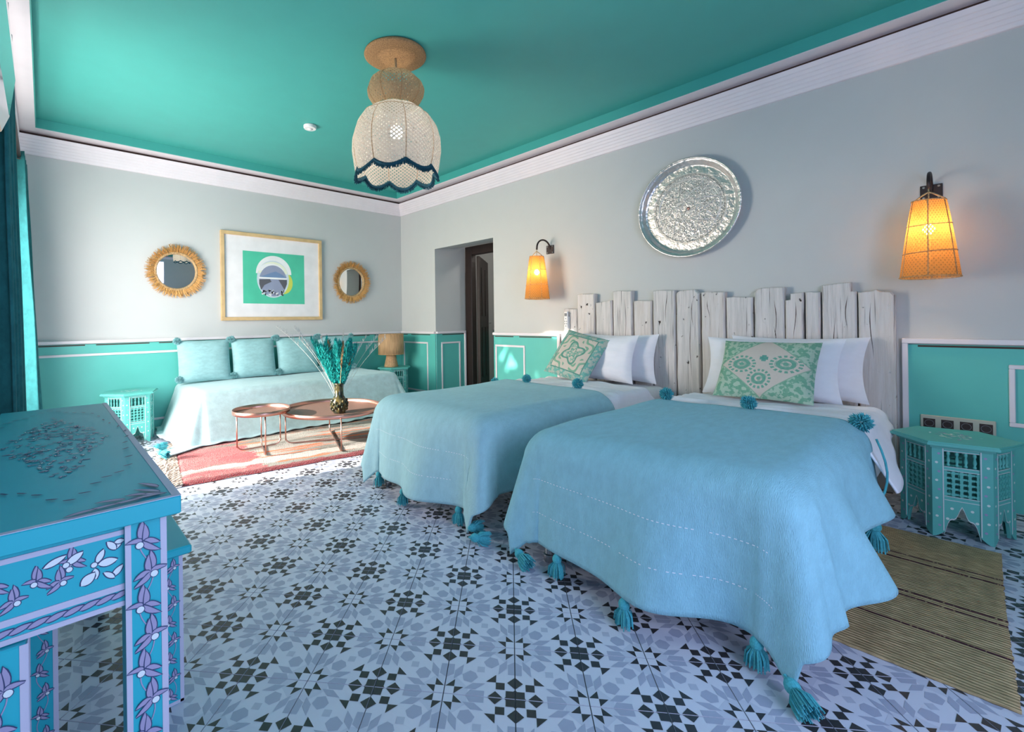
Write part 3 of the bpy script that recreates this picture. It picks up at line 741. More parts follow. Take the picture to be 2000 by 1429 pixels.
def wall_lamp(y, lab, sway=0.0):
    t = thing('wall_lamp', lab, 'wall lamp', group='woven wall lamps'); t.matrix_world = T(XR, y, 1.742)
    o = MB().cbox(-.008, 0, -.045, .045, -.042, .042, .002).build('back_plate', 'iron', t)
    for (sy_, sz_) in ((-.03, .03), (.03, .03), (-.03, -.03), (.03, -.03)):
        m = MB(); m.X = T(-.008, sy_, sz_) @ Ry(-PI/2); m.lathe([(.006, 0), (.006, .002), (.003, .004), (.0001, .004)], 10); m.build('screw', 'steel', o)
    pth = [(-.006, 0, 0)] + [(-.11 + .105*math.cos(a), 0, .0 + .085*math.sin(a)) for a in [PI*k/14 for k in range(1, 14)]] + [(-.218, 0, -.02)]
    m = MB(); m.tube(pth, .0085, 10); m.build('arm', 'iron', t, True)
    m = MB(); m.tube([(-.219, 0, -.015), (-.221, 0, -.10), (-.221, 0, -.20)], .0032, 6); m.build('cord', 'stem_straw', t, True)
    ztop, zbot, r0, r1 = -.085, -.497, .066, .118
    def sr(q): return r0 + (r1 - r0)*(q**.85) if q < .68 else r0 + (r1 - r0)*(.68**.85) + (q - .68)/.32*(r1 - r0)*(1 - .68**.85)
    m = MB(); m.X = T(-.221, 0, 0)
    m.lathe([(sr(q/20), ztop + (zbot - ztop)*q/20 ) for q in range(21)][::-1], 48, cap=False)
    sh = m.build('shade', 'woven_shade', None, True); sh.parent = t
    # shade origin on its own axis so that the weave follows it
    for v in sh.data.vertices: v.co.x += .221
    sh.location = (-.221, 0, 0)
    for q in (0, .32, .68, 1.0):
        r = sr(q) + .001; zz = ztop + (zbot - ztop)*q
        m = MB(); m.tube([(r*math.cos(2*PI*k/40), r*math.sin(2*PI*k/40), zz + .004*math.sin(2*PI*k/40 + q*5)) for k in range(40)], .0026, 6, closed=True); m.build('hoop', 'raffia_ring', sh, True)
    for k in range(6):
        a = PI + k*PI/3
        m = MB(); m.tube([((sr(q/10)+.001)*math.cos(a), (sr(q/10)+.001)*math.sin(a), ztop + (zbot - ztop)*q/10) for q in range(11)], .0024, 6); m.build('upright', 'raffia_ring', sh, True)
    m = MB()
    for k in range(2):
        a = PI/2 + k*PI
        m.tube([(.062*math.cos(a), .062*math.sin(a), ztop + .002), (.02*math.cos(a), .02*math.sin(a), ztop + .036), (0, 0, ztop + .048)], .0042, 6)
    m.build('rope_handle', 'stem_straw', sh, True)
    m = MB(); m.X = T(-.221, 0, -.225); m.ball((0, 0, -.012), .026, 16, 10, (1, 1, 1.15)); m.build('bulb', 'bulb_warm', t, True)
    m = MB(); m.X = T(-.221, 0, -.225); m.lathe([(.013, .018), (.016, .02), (.016, .045), (.006, .05)], 14); m.build('lamp_holder', 'iron', t, True)
    light('wall_lamp_light', 'POINT', (XR - .221, y, 1.742 - .237), None, 20, (1, .58, .30), shadow_soft_size=.028)
    return t
wall_lamp(.178, 'woven straw wall lamp on an iron arm above the bedside table')
wall_lamp(2.83, 'woven straw wall lamp on an iron arm next to the doorway')

# remote in its wall cradle
rc = thing('remote_control', 'small white remote control in a holder on the shortest headboard plank', 'remote control'); rc.matrix_world = at_right(2.597, 1.035, 3.7595)
MB().cbox(-.026, .026, -.085, .035, .0005, .012, .003).build('holder', 'plastic_white', rc)
o = MB().cbox(-.021, .021, -.078, .082, .0125, .027, .005).build('body', 'plastic_white', rc)
MB().box(-.014, .014, .038, .066, .0268, .0276).build('display', 'plastic_grey', o)
for (bx, bz) in ((0, .015), (-.01, -.012), (.01, -.012), (-.01, -.034), (.01, -.034), (0, -.056)):
    m = MB(); m.X = T(bx, bz, .0268); m.lathe([(.005, 0), (.0045, .0016), (.0001, .002)], 10); m.build('button', 'plastic_grey', o)
# socket strip
A, B = on_x(1798, 822, XR - .012), on_x(1946, 845, XR - .012)
sk = thing('socket_strip', 'beige plate of four dark wall sockets behind the bedside table', 'socket'); sk.matrix_world = at_right((A.y + B.y)/2, .425, XR - .0125)
hw = (A.y - B.y)/2
o = MB().cbox(-hw, hw, -.045, .045, 0, .010, .003).build('plate', 'beige_plate', sk)
for k in range(4):
    cx = -hw + hw*2*(k + .5)/4
    q = MB().box(cx - .024, cx + .024, -.028, .026, .0095, .0108).build('socket', 'socket_brown', sk)
    m = MB(); m.X = T(cx, 0, .0108); m.tube([(.018*math.cos(2*PI*j/20), .018*math.sin(2*PI*j/20), 0) for j in range(20)], .0015, 5, closed=True); m.build('socket_ring', 'plastic_grey', q)

# ------------------------------------------------------------------ hexagonal carved tables
HT = .45
def hex_table(mint):
    t = thing('side_table', 'x', 'side table', group='hexagonal carved side tables')
    RB, A0 = .192, PI/6
    top = MB().prism(ngon(6, .205, A0), HT - .030, HT - .018).prism(ngon(6, .228, A0), HT - .018, HT - .006).prism(ngon(6, .222, A0), HT - .006, HT).build('table_top', mint, t)
    m = MB(); rnd = random.Random(8)
    for k in range(46):
        a = rnd.uniform(0, 2*PI); r = rnd.uniform(.01, .13)*(.75 + .25*math.cos(4*a)); L = rnd.uniform(.012, .028); q = rnd.uniform(0, PI)
        pts = [rot((L*math.cos(u)*.5, L*.2*math.sin(u)), q) for u in [2*PI*j/8 for j in range(8)]]
        m.poly([(p[0] + r*math.cos(a), p[1] + r*math.sin(a)) for p in pts], HT + .0006 + k*.00001, 0 if k % 3 else 1)
    m.build('painted_medallion', ['mint_dot', 'motif_lilac'], top)['kind'] = 'stuff'
    for k in range(6):
        a = A0 + k*PI/3; m = MB(); m.X = Rz(a)
        # corner post: two leaves folded round the corner, rounded foot
        def leaf(sg):
            e = (math.cos(sg*2*PI/3), math.sin(sg*2*PI/3)); wd = .040; th = .012
            n_ = (math.cos(sg*PI/6), math.sin(sg*PI/6))
            pr_ = []
            for q in range(9):
                pass
            outl = [(0, HT - .031), (wd, HT - .031), (wd, .030)] + [(wd*(1 - j/6), .030*(1 - math.sin(PI/2*j/6))) for j in range(1, 7)]
            vs = [(RB + e[0]*u - n_[0]*dpt, e[1]*u - n_[1]*dpt, z) for dpt in (0, th) for u, z in outl]; n = len(outl)
            f = [tuple(range(n)), tuple(range(2*n-1, n-1, -1))] + [(i, n + i, n + (i+1) % n, (i+1) % n) for i in range(n)]
            if sg < 0: f = [x_[::-1] for x_ in f]
            m.add(vs, f, 0)
            for uu in (.0385,):
                vs = [(RB + e[0]*u + n_[0]*dpt, e[1]*u + n_[1]*dpt, z) for dpt in (0, .0012) for u, z in ((uu - .004, .032), (uu, .032), (uu, HT - .033), (uu - .004, HT - .033))]
                m.add(vs, [(0, 1, 2, 3), (7, 6, 5, 4), (0, 4, 5, 1), (1, 5, 6, 2), (2, 6, 7, 3), (3, 7, 4, 0)], 1)
            for j in range(9):
                zc = .055 + j*.042; u0 = .019 + .004*(-1)**j
                vs = [(RB + e[0]*(u0 + .0055*math.cos(q)) + n_[0]*.001, e[1]*(u0 + .0055*math.cos(q)) + n_[1]*.001, zc + .0055*math.sin(q)) for q in [2*PI*w_/8 for w_ in range(8)]]
                m.add(vs, [tuple(range(8))[::sg]], 2 if j % 2 else 3)
        leaf(1); leaf(-1)
        m.build('post', [mint, 'mint_line', 'mint_dot', 'motif_lilac'], t)
    # one carved face, then five copies; local x along the face, y inwards
    ap = RB*math.cos(PI/6) - .004; hwf = RB/2 - .038
    faces = []
    def rail_(m, z0, z1):
        m.box(-hwf, hwf, 0, .012, z0, z1, 0)
        for zz in (z0, z1 - .003): m.box(-hwf, hwf, -.0015, 0, zz, zz + .003, 1)
    pm = MB()
    for z0, z1 in ((.404, .419), (.315, .334), (.176, .196)): rail_(pm, z0, z1)
    for sg in (-1, 1): pm.box(min(sg*hwf, sg*(hwf + .006)), max(sg*hwf, sg*(hwf + .006)), .001, .011, .176, .419, 0)
    sp = MB(); sp.lathe([(.004, .335), (.0065, .338), (.0065, .345), (.0035, .348), (.0075, .362), (.0035, .384), (.0065, .388), (.0065, .398), (.004, .403)], 10, cap=False)
    la = MB()
    for k in range(5):
        xx = -hwf + .006 + k*(2*hwf - .012)/4; la.box(xx - .005, xx + .005, .002, .010, .196, .315)
        for j in range(5):
            zz = .206 + j*.0247
            if k == 0: la.box(-hwf, hwf, .0025, .0095, zz - .0045, zz + .0045)
            X = la.X; la.X = T(xx, .0, zz) @ Rx(PI/2); la.prism(ngon(8, .0085, PI/8), -.011, .001); la.X = X
    ar = MB()
    def arch(u):       # height of the cut-out across the face, u in -1..1
        a = abs(u)
        return .020 + .118*(1 - a)**.75*(1.0 if a > .35 else 1) + .012*math.cos(a*9)
    N = 18; us = [-1 + 2*k/N for k in range(N+1)]
    for dy_, flip in ((0, 0), (.012, 1)):
        vs = [(hwf*u, dy_, arch(u)) for u in us] + [(hwf*u, dy_, .176) for u in us]
        f = [(k, k+1, N+1 + k+1, N+1 + k) for k in range(N)]; ar.add(vs, [q[::-1] for q in f] if flip else f, 0)
    ar.add([(hwf*u, d_, arch(u)) for d_ in (0, .012) for u in us], [(k, N+1 + k, N+1 + k+1, k+1) for k in range(N)], 0)
    ar.add([(hwf*u, -.0012, arch(u) + o_) for o_ in (0, .006) for u in us], [(k, k+1, N+1 + k+1, N+1 + k) for k in range(N)], 1)
    for (uu, zz) in ((-.55, .14), (.55, .14), (-.8, .09), (.8, .09)): ar.add([(hwf*uu + .006*math.cos(q), -.0012, zz + .006*math.sin(q)) for q in [2*PI*w_/8 for w_ in range(8)]], [tuple(range(8))], 2)
    P0 = pm.build('side_panel', [mint, 'mint_line'], t); L0 = la.build('lattice', mint, P0); A_ = ar.build('arch', [mint, 'mint_line', 'mint_dot'], P0)
    SPM = []
    for k in range(4):
        q = link('spindle', None, P0) if False else None
    s0 = sp.build('spindle', mint, P0, True); s0.location = (-hwf*.72, .006, 0)
    for k in range(1, 4):
        s_ = link('spindle', s0.data, P0); s_.location = (-hwf*.72 + k*hwf*.48, .006, 0)
    for k in range(6):
        a = A0 + PI/6 + k*PI/3                       # outward normal of the face
        X = Matrix(((-math.sin(a), -math.cos(a), 0, ap*math.cos(a)), (math.cos(a), -math.sin(a), 0, ap*math.sin(a)), (0, 0, 1, 0), (0, 0, 0, 1)))
        p = P0 if k == 0 else copy_tree(P0, t)
        p.matrix_local = X
    return t
t1 = hex_table('mint'); t1['label'] = 'mint hexagonal carved side table below the wall sockets'; t1.location = (3.335, .088, 0); t1.rotation_euler[2] = math.radians(9)
t2 = copy_tree(t1); t2['label'] = 'mint hexagonal carved side table holding the straw table lamp'; t2.location = (3.47, 5.10, 0); t2.rotation_euler[2] = math.radians(16)
t3 = copy_tree(t1); t3['label'] = 'mint hexagonal carved side table between the curtain and the daybed'; t3.location = (.575, 5.045, 0); t3.rotation_euler[2] = math.radians(-18)

# table lamp of raffia
tl = thing('table_lamp', 'straw-wrapped table lamp with drum shade in the room corner', 'table lamp', (3.43, 5.11, HT))
m = MB(); m.lathe([(.088, .0005), (.092, .006), (.090, .02), (.078, .07), (.068, .12), (.062, .17), (.058, .19)], 32); m.build('lamp_base', 'raffia_lamp', tl, True)
m = MB(); m.lathe([(.165, .165), (.162, .43)], 48, cap=False); sh = m.build('lamp_shade', 'raffia_lamp', tl, True); thicken(sh, .006, 0)
for zz, r in ((.166, .166), (.429, .163)):
    m = MB(); m.tube([(r*math.cos(2*PI*k/48), r*math.sin(2*PI*k/48), zz) for k in range(48)], .004, 6, closed=True); m.build('shade_hoop', 'raffia_ring', sh, True)
m = MB(); m.tube([(0, 0, .19), (0, 0, .40)], .006, 8).tube([(-.16, 0, .41), (.16, 0, .41)], .002, 6); m.build('lamp_stem', 'steel', tl)

# ------------------------------------------------------------------ back wall: picture and mirrors
px = thing('framed_picture', 'landscape print with white mount in a pale wood frame above the daybed', 'picture', (2.018, YB, 1.567))
FW, FH, fw = .582, .49, .038
m = MB(); m.X = Rx(PI/2)
for bx in ((-FW, FW, FH - fw, FH), (-FW, FW, -FH, -FH + fw)):
    q = MB(); q.X = Rx(PI/2); q.cbox(bx[0], bx[1], bx[2], bx[3], .001, .035, .003); q.build('frame_bar', 'wood_light', px)
for bx in ((-FW, -FW + fw), (FW - fw, FW)):
    q = MB(); q.X = Rx(PI/2); q.cbox(bx[0], bx[1], -FH + fw, FH - fw, .001, .035, .003); q.build('frame_bar', 'wood_light', px)
q = MB(); q.X = Rx(PI/2); q.box(-FW + fw, FW - fw, -FH + fw, FH - fw, .004, .014); mt = q.build('mount', 'paper', px)
A, B = on_y(473, 489), on_y(594, 594); L_, R_, T_, B_ = A.x - 2.018, B.x - 2.018, A.z - 1.567, B.z - 1.567
q = MB(); q.X = Rx(PI/2)
q.poly([(L_, B_), (R_, B_), (R_, T_), (L_, T_)], .0146, 0)
cx, cz = (L_ + R_)/2 - .01, (T_ + B_)/2 + .02
def disc(x, z, rx, rz, lay, mi, a0=0, a1=2*PI, n=36): q.poly([(x + rx*math.cos(a0 + (a1 - a0)*k/n), z + rz*math.sin(a0 + (a1 - a0)*k/n)) for k in range(n + (0 if a1 - a0 > 6 else 1))], .0146 + lay*.0002, mi)
disc(cx + .11, cz - .07, .11, .13, 1, 6)
disc(cx, cz + .03, .205, .21, 2, 1, 0, PI); disc(cx - .01, cz - .03, .185, .215, 3, 2)
disc(cx - .01, cz + .02, .17, .15, 4, 7, .1, PI - .1); disc(cx - .03, cz + .05, .15, .10, 5, 1, .2, PI - .1)
disc(cx - .01, cz - .05, .16, .18, 6, 4)
q.poly([(cx - .17, cz - .01), (cx - .10, cz + .015), (cx - .03, cz + .045), (cx + .02, cz + .06), (cx + .09, cz + .03), (cx + .15, cz - .01)], .0161, 3)
q.poly([(cx - .17, cz - .03), (cx + .15, cz - .03), (cx + .155, cz - .01), (cx - .175, cz - .01)], .0163, 1)
q.poly([(cx - .17, cz - .04), (cx - .05, cz - .03), (cx - .03, cz - .06), (cx - .11, cz - .10), (cx - .15, cz - .16), (cx - .17, cz - .09)], .0165, 5)
q.poly([(cx + .15, cz - .03), (cx + .05, cz - .035), (cx + .09, cz - .10), (cx + .12, cz - .15), (cx + .15, cz - .08)], .0165, 5)
rnd = random.Random(2)
for k in range(40):
    u, v = rnd.uniform(-.14, .11), rnd.uniform(-.215, -.16); r = rnd.uniform(.006, .013)
    q.poly([(cx + u + r*math.cos(w_*1.05), cz + v + r*math.sin(w_*1.05)) for w_ in range(6)], .0167, 5 if k % 2 else 1)
q.build('print', ['art_green', 'art_white', 'art_sky', 'art_hill', 'art_lake', 'art_rock', 'art_yellow', 'art_cream'], mt)
def mirror(x, z, lab, seed):
    t = thing('round_mirror', lab, 'mirror', (x, YB - .004, z), group='raffia mirrors on the back wall'); t.rotation_euler[0] = math.radians(2.2)
    m = MB(); m.X = Rx(PI/2); m.lathe([(.1785*q/12 + 1e-4, .013 - .0055*(q/12)**2) for q in range(12, -1, -1)], 64, cap=False); m.build('mirror_glass', 'mirror_glass', t, True)
    m = MB(); m.X = Rx(PI/2); m.tube([(.186*math.cos(2*PI*k/64), .186*math.sin(2*PI*k/64), .016) for k in range(64)], .013, 10, closed=True); m.build('inner_ring', 'raffia_ring', t, True)
    m = MB(); m.X = Rx(PI/2); rnd = random.Random(seed)
    for k in range(620):
        a = 2*PI*k/620*3 + rnd.uniform(-.02, .02); r1 = rnd.uniform(.235, .282)*(1 + .02*math.sin(3*a + seed)); z0 = rnd.uniform(.004, .026)
        b = a + rnd.uniform(-.10, .10)
        m.tube([(.188*math.cos(a), .188*math.sin(a), z0), (.23*math.cos((a+b)/2), .23*math.sin((a+b)/2), z0 + .012), (r1*math.cos(b), r1*math.sin(b), z0 + rnd.uniform(-.004, .03))], [.0032, .0034, .0018], 3)
    o = m.build('raffia_fringe', 'raffia', t); o['kind'] = 'stuff'
mirror(1.02, 1.583, 'round mirror with raffia fringe on the curtain side of the picture', 4)
mirror(3.015, 1.562, 'round mirror with raffia fringe above the straw table lamp', 14)

# ------------------------------------------------------------------ daybed with cover and cushions
db = thing('daybed', 'low daybed along the back wall under the pale blue cover', 'daybed', (0, 0, 0))
MB().cbox(1.02, 3.03, 4.46, 5.37, .09, .20, .01).build('bed_base', 'dark_wood', db)
MB().cbox(1.0, 3.05, 4.44, 5.38, .202, .44, .03).build('mattress', 'mattress_white', db)
for lx in (1.07, 2.98):
    for ly in (4.52, 5.31): MB().cbox(lx - .025, lx + .025, ly - .025, ly + .025, .027, .09, .004).build('leg', 'dark_wood', db)
f = cloth((.985, 3.065, 4.425, 5.385), .44, .5, .36, .06, 0, 0, (.016, 5, 0), .16, 2.2, .012, .034)
m = MB(); m.grid(130, 70, lambda u, v: f(.985 - .47 + (2.08 + .90)*u, 4.425 - .44 + (5.375 - 4.425 + .44)*v))
o = m.build('daybed_cover', 'sofa_cover', None, True); thicken(o, .008, 1); tag(o, 'pale blue throw covering the daybed down to the rug', 'throw')
p = f(.985 - .47, 4.425 - .44)
tassel(o, (p[0] + .01, p[1] + .02, .085), .10, 1.3, .6); tassel(o, (p[0] + .02, p[1] + .22, .085), .10, 1.3, .3)
cw = [(.99, 1.46, 'square blue cushion with corner pompoms nearest the curtain end of the daybed'), (1.495, 1.93, 'second square blue pompom cushion counted from the curtain end of the daybed'), (1.97, 2.43, 'third square blue pompom cushion counted from the curtain end of the daybed'), (2.47, 2.90, 'square blue pompom cushion behind the vase of dyed grass')]
for k, (x0, x1, lab) in enumerate(cw):
    wd = x1 - x0 + .02; X = frame(((x0 + x1)/2, 5.16, .462), (0, .085, .42), (1, 0, 0)); hh = .425
    o = soft('cushion', 'cushion_blue', X, wd, hh, .16, lab, 'cushion', 'pompom cushions on the daybed', 20 + k, .035)
    for (sx, sz_) in ((-1, -1), (1, -1), (-1, 1), (1, 1)): pom(o, (sx*(wd/2 - .005), sz_*(hh/2 - .006) + (.03 if sz_ < 0 else 0), .02), .042 if sx < 0 else .034, k + sx, POM2)

# ------------------------------------------------------------------ coffee tables
RUGZ = .0255
def coffee(cx, cy, r, zt, feet, bars, lab):
    t = thing('coffee_table', lab, 'coffee table', (cx, cy, 0), group='copper tray coffee tables')
    m = MB(); m.lathe([(.0001, zt - .010), (r - .006, zt - .010), (r - .004, zt - .006), (.0001, zt - .006)][::1], 64, cap=False); top = m.build('table_top', 'copper_mesh', t, False)
    m = MB(); m.lathe([(r - .004, zt - .012), (r, zt - .012), (r + .002, zt + .022), (r - .0025, zt + .022), (r - .005, zt - .006)], 72, cap=False); m.build('rim', 'copper', top, True)
    for (fx, fy) in feet:
        m = MB(); m.tube([(fx - cx, fy - cy, RUGZ + .03), (fx - cx, fy - cy, zt - .008)], .0052, 10); m.build('leg', 'copper', t, True)
    for (a, b) in bars:
        A, B = Vector((a[0] - cx, a[1] - cy, 0)), Vector((b[0] - cx, b[1] - cy, 0)); D = (B - A).normalized(); pts = []
        for k in range(7): q = PI/2*k/6; pts.append(A + D*.05*(1 - math.cos(q)) + Vector((0, 0, RUGZ + .0555 - .05*math.sin(q))))
        for k in range(7): q = PI/2*(1 - k/6); pts.append(B - D*.05*(1 - math.cos(q)) + Vector((0, 0, RUGZ + .0555 - .05*math.sin(q))))
        m = MB(); m.tube(pts, .0052, 10); m.build('foot_bar', 'copper', t, True)
    return t
SC = (1.300, 3.790); SF = [(1.145, 3.905), (1.262, 3.60), (1.485, 3.885), (1.36, 3.975)]
coffee(*SC, .215, .345, SF, [(SF[0], SF[2]), (SF[1], SF[3])], 'small round copper tray table overlapping the larger one')
BC = (1.865, 3.685); BF = [(1.52, 3.86), (1.735, 3.29), (2.21, 3.52), (2.02, 4.06)]
coffee(*BC, .415, .30, BF, [(BF[0], BF[2]), (BF[1], BF[3])], 'large round copper tray table carrying the vase of grass')

# vase and its dried grasses
vx, vy = 1.83, 3.50; VZ = .295
vz = thing('vase', 'dark green glazed vase with leaf relief on the copper table', 'vase', (vx, vy, VZ))
m = MB(); m.lathe([(.0001, 0), (.045, 0), (.05, .004), (.056, .03), (.066, .065), (.064, .10), (.048, .128), (.037, .145), (.035, .20), (.037, .235), (.042, .245), (.037, .246), (.031, .235), (.029, .15), (.0001, .06)], 32)
vb = m.build('vase_body', 'vase_glaze', vz, True)
m = MB()
for k in range(40):
    a = k*2.4; zz = .024 + .085*(k/40); r = .057 + .010*math.sin(PI*(zz - .02)/.1)
    m.ball((r*math.cos(a), r*math.sin(a), zz), .0105, 8, 6, (1, 1, 1.3))
m.build('leaf_relief', 'vase_glaze', vz, True)
def plume(i, dirv, L, mat, lab, hairs, wide, group, name, start=.45):
    rnd = random.Random(i*13 + 1); d = Vector(dirv); base = Vector((vx + d.x*.02, vy + d.y*.02, VZ + .08)); m = MB()
    def P(t): return base + Vector((d.x*t*L*(.55 + .45*t), d.y*t*L*(.55 + .45*t), t*L*(1 - .10*t)))
    o = thing(name, lab, 'dried grass', tuple(base), 0, group)
    m.tube([P(k/8) - base for k in range(9)], [.0024 if mat != 'stem_white' else .0012]*8 + [.0006], 5); m.build('stalk', 'stem_straw' if mat != 'stem_white' else mat, o)
    if hairs:
        m = MB()
        for k in range(hairs):
            t = start + (1 - start)*(k/hairs); p = P(t) - base; a = rnd.uniform(0, 2*PI)
            prof_ = math.sin(PI*min(1, .12 + .88*(t - start)/(1 - start)))**.6
            q = p + Vector((math.cos(a)*wide*prof_, math.sin(a)*wide*prof_, rnd.uniform(.02, .05)))
            m.tube([p, (p + q)/2 + Vector((0, 0, -.004)), q], [.0022, .0028, .0012], 3)
        h_ = m.build('plume', mat, o)
rnd = random.Random(77)
dirs = [(-.30, .22), (-.17, .10), (-.24, .12), (-.10, .16), (.02, -.05), (.05, .06), (.14, -.12), (.18, -.02), (.22, -.17), (-.05, -.02), (.10, -.12)]
for i, d in enumerate(dirs):
    plume(i, d, rnd.uniform(.50, .60), 'plume_teal', 'teal-dyed feathery grass plume standing in the vase', 520, .042, 'dyed grass plumes in the vase', 'grass_plume', .30)
for i, d in enumerate([(.08, .0), (.20, -.18), (-.12, .10), (.30, -.05), (-.02, -.2), (.14, .12)]):
    plume(40 + i, d, rnd.uniform(.42, .56), 'plume_tan', 'tan dried grass stem with narrow ear in the vase', 70, .012, 'tan dried stems in the vase', 'dried_wheat', .55)
for i, d in enumerate([(-.55, .40), (-.42, .30), (.50, -.20), (.55, -.34), (-.48, .12), (.10, .05), (.42, -.02), (-.15, .22)]):
    plume(80 + i, d, rnd.uniform(.58, .74), 'stem_white', 'thin pale wispy grass stem in the vase', 14, .010, 'pale wisps in the vase', 'grass_wisp', .72)

# ------------------------------------------------------------------ rug and mat
rg = thing('rug', 'red, grey and orange wool rug under the copper tables', 'rug', (1.90, 3.98, 0), math.radians(-8))
RW, RD = 1.15, .77
m = MB()
def rf(u, v):
    x, y = -RW + 2*RW*u, -RD + 2*RD*v
    e = min(u, 1 - u, v, 1 - v); z = .022 if e > .004 else .004
    x += .008*noise.noise(Vector((v*14, u > .5, 1)))*(1 if e < .01 else 0); y += .010*noise.noise(Vector((u*11, v > .5, 4)))*(1 if e < .01 else 0)
    return (x, y, z + .003*noise.noise(Vector((x*30, y*30, 0)))*(1 if e > .004 else 0))
m.grid(120, 84, rf); o = m.build('rug_pile', 'rug_wool', rg, True)
MB().box(-RW + .004, RW - .004, -RD + .004, RD - .004, .003, .006).build('rug_backing', 'fringe_wool', rg)
rnd = random.Random(6); fm = []
for k in range(3):
    m = MB()
    for s_ in range(3):
        ph = s_*2*PI/3 + k
        m.tube([(-.012*j, .007*math.cos(ph + j*.8), .011 + .005*math.sin(ph + j*.8)) for j in range(12)], [.0062]*10 + [.005, .003], 5)
    m.ball((-.075, 0, .012), .014, 8, 6)
    o = m.build('fringe_tassel', 'fringe_wool'); fm.append(o.data); bpy.data.objects.remove(o)
for sd, sx in ((-1, -RW), (1, RW)):
    n = 46 if sd < 0 else 0
    for k in range(n):
        if k > n*.80: continue
        o = link('fringe_tassel', fm[k % 3], rg); o.location = (sx + .004, -RD + .015 + (2*RD - .03)*k/(n - 1), rnd.uniform(0, .004)); o.rotation_euler[2] = rnd.uniform(-.35, .35); s_ = rnd.uniform(.85, 1.1); o.scale = (s_, s_, s_)
mt = thing('straw_mat', 'woven straw mat with dark stripes half under the near bed', 'mat', (2.503, .20, 0))
m = MB()
def mf(u, v):
    x, y = -.602 + 1.204*u, -.262 + .56*v
    e = .006*noise.noise(Vector((u*40, v*3, 2)))
    return (x + .002*math.sin(v*60), y + (e if v < .02 else 0) + (.012*math.sin(u*2.2) if v < .5 else 0), .0065 + .0006*noise.noise(Vector((u*60, v*10, 0))))
m.grid(241, 24, mf); o = m.build('weave', 'mat_straw', mt, True); thicken(o, .0055, -1)

# ------------------------------------------------------------------ painted desk and stool
def lens(L, W, bend=0, n=7):
    up = [(L*k/n, W*math.sin(PI*k/n)**.8*(1 - .25*k/n) + bend*(k/n)**2*L) for k in range(n+1)]
    dn = [(L*k/n, -W*math.sin(PI*k/n)**.8*(1 - .25*k/n) + bend*(k/n)**2*L) for k in range(n-1, 0, -1)]
    return up + dn
class Motif:
    """flat painted ornament: mats 0 dark outline, 1 lilac, 2 white"""
    def __init__(s): s.m = MB(); s.l = 0
    def shape(s, pts, mi): s.l += 1; s.m.poly(pts, .0004 + s.l*.000004, mi)
    def leaf(s, x, y, a, L, W, mi=1, bend=0):
        tr_ = lambda ps: [(x + p[0]*math.cos(a) - p[1]*math.sin(a), y + p[0]*math.sin(a) + p[1]*math.cos(a)) for p in ps]
        s.shape(tr_([(p[0]*1.10 - L*.05, p[1] + (.0016 if p[1] - bend*(p[0]/L)**2*L >= 0 else -.0016)) for p in lens(L, W, bend)]), 0); s.shape(tr_(lens(L, W, bend)), mi)
    def dot(s, x, y, r, mi=2):
        s.shape([(x + (r + .0012)*math.cos(q*PI/5), y + (r + .0012)*math.sin(q*PI/5)) for q in range(10)], 0); s.shape([(x + r*math.cos(q*PI/5), y + r*math.sin(q*PI/5)) for q in range(10)], mi)
    def flower(s, x, y, sg, k):
        s.leaf(x, y, PI/2 - sg*.35, .026*k, .0045*k, 1, .35*sg); s.leaf(x, y, PI/2 - sg*1.0, .017*k, .0034*k, 1, -.5*sg); s.leaf(x, y, PI/2 + sg*.55, .020*k, .004*k, 1, -.5*sg)
        s.leaf(x, y, PI/2 + sg*1.5, .018*k, .0038*k, 1, .4*sg); s.leaf(x, y, -PI/2 - sg*.4, .022*k, .004*k, 1, -.5*sg); s.dot(x + sg*.004*k, y - .004*k, .0042*k)
    def build(s, parent, X):
        s.m.v = [tuple(X @ Vector(p)) for p in s.m.v]; o = s.m.build('painted_motif', ['motif_dark', 'motif_lilac', 'motif_white'], parent); o['kind'] = 'stuff'; return o
def XZ(x, y, z): return Matrix(((1, 0, 0, x), (0, 0, -1, y), (0, 1, 0, z), (0, 0, 0, 1)))     # plane facing -y
def YZ(x, y, z): return Matrix(((0, 0, 1, x), (1, 0, 0, y), (0, 1, 0, z), (0, 0, 0, 1)))      # plane facing +x
def painted_leg(t, x0, x1, y0, y1, z1, step=.060, k=1.0, name='leg'):
    lg = MB().cbox(x0, x1, y0, y1, 0, z1, .0025).build(name, 'desk_blue', t)
    bw = .0085
    ln = MB().box(x0, x0 + bw, y0 - .0012, y0, .004, z1).box(x1 - bw, x1, y0 - .0012, y0, .004, z1).box(x0, x1, y0 - .0012, y0, .003, .003 + bw)
    ln.box(x1, x1 + .0012, y0, y0 + bw, .004, z1).box(x1, x1 + .0012, y1 - bw, y1, .004, z1).build('painted_border', 'desk_line', lg)
    mo = Motif(); zz = .03; i = 0; xm = (x1 - x0)/2
    pth = [(xm + .010*math.sin(q*.22*1.0), .02 + q*.004) for q in range(int((z1 - .04)/.004))]
    for q in range(len(pth) - 1): mo.shape([(pth[q][0] - .0009, pth[q][1]), (pth[q][0] + .0009, pth[q][1]), (pth[q+1][0] + .0009, pth[q+1][1]), (pth[q+1][0] - .0009, pth[q+1][1])], 1)
    while zz < z1 - .03:
        mo.flower(((x1 - x0)/2 + (.006 if i % 2 else -.004))*1.0, zz, 1 if i % 2 else -1, k); zz += step; i += 1
    mo.build(lg, XZ(x0, y0 - .0012, 0)); return lg
DT = .748
dk = thing('desk', 'blue painted writing table with floral ornament near the garden side', 'desk', (0, 0, 0))
DX0, DX1, DYA, DYB = -.115, .176, .916, 2.20
top = MB().cbox(DX0, DX1, DYA, DYB, DT - .031, DT, .002).build('table_top', 'desk_blue', dk)
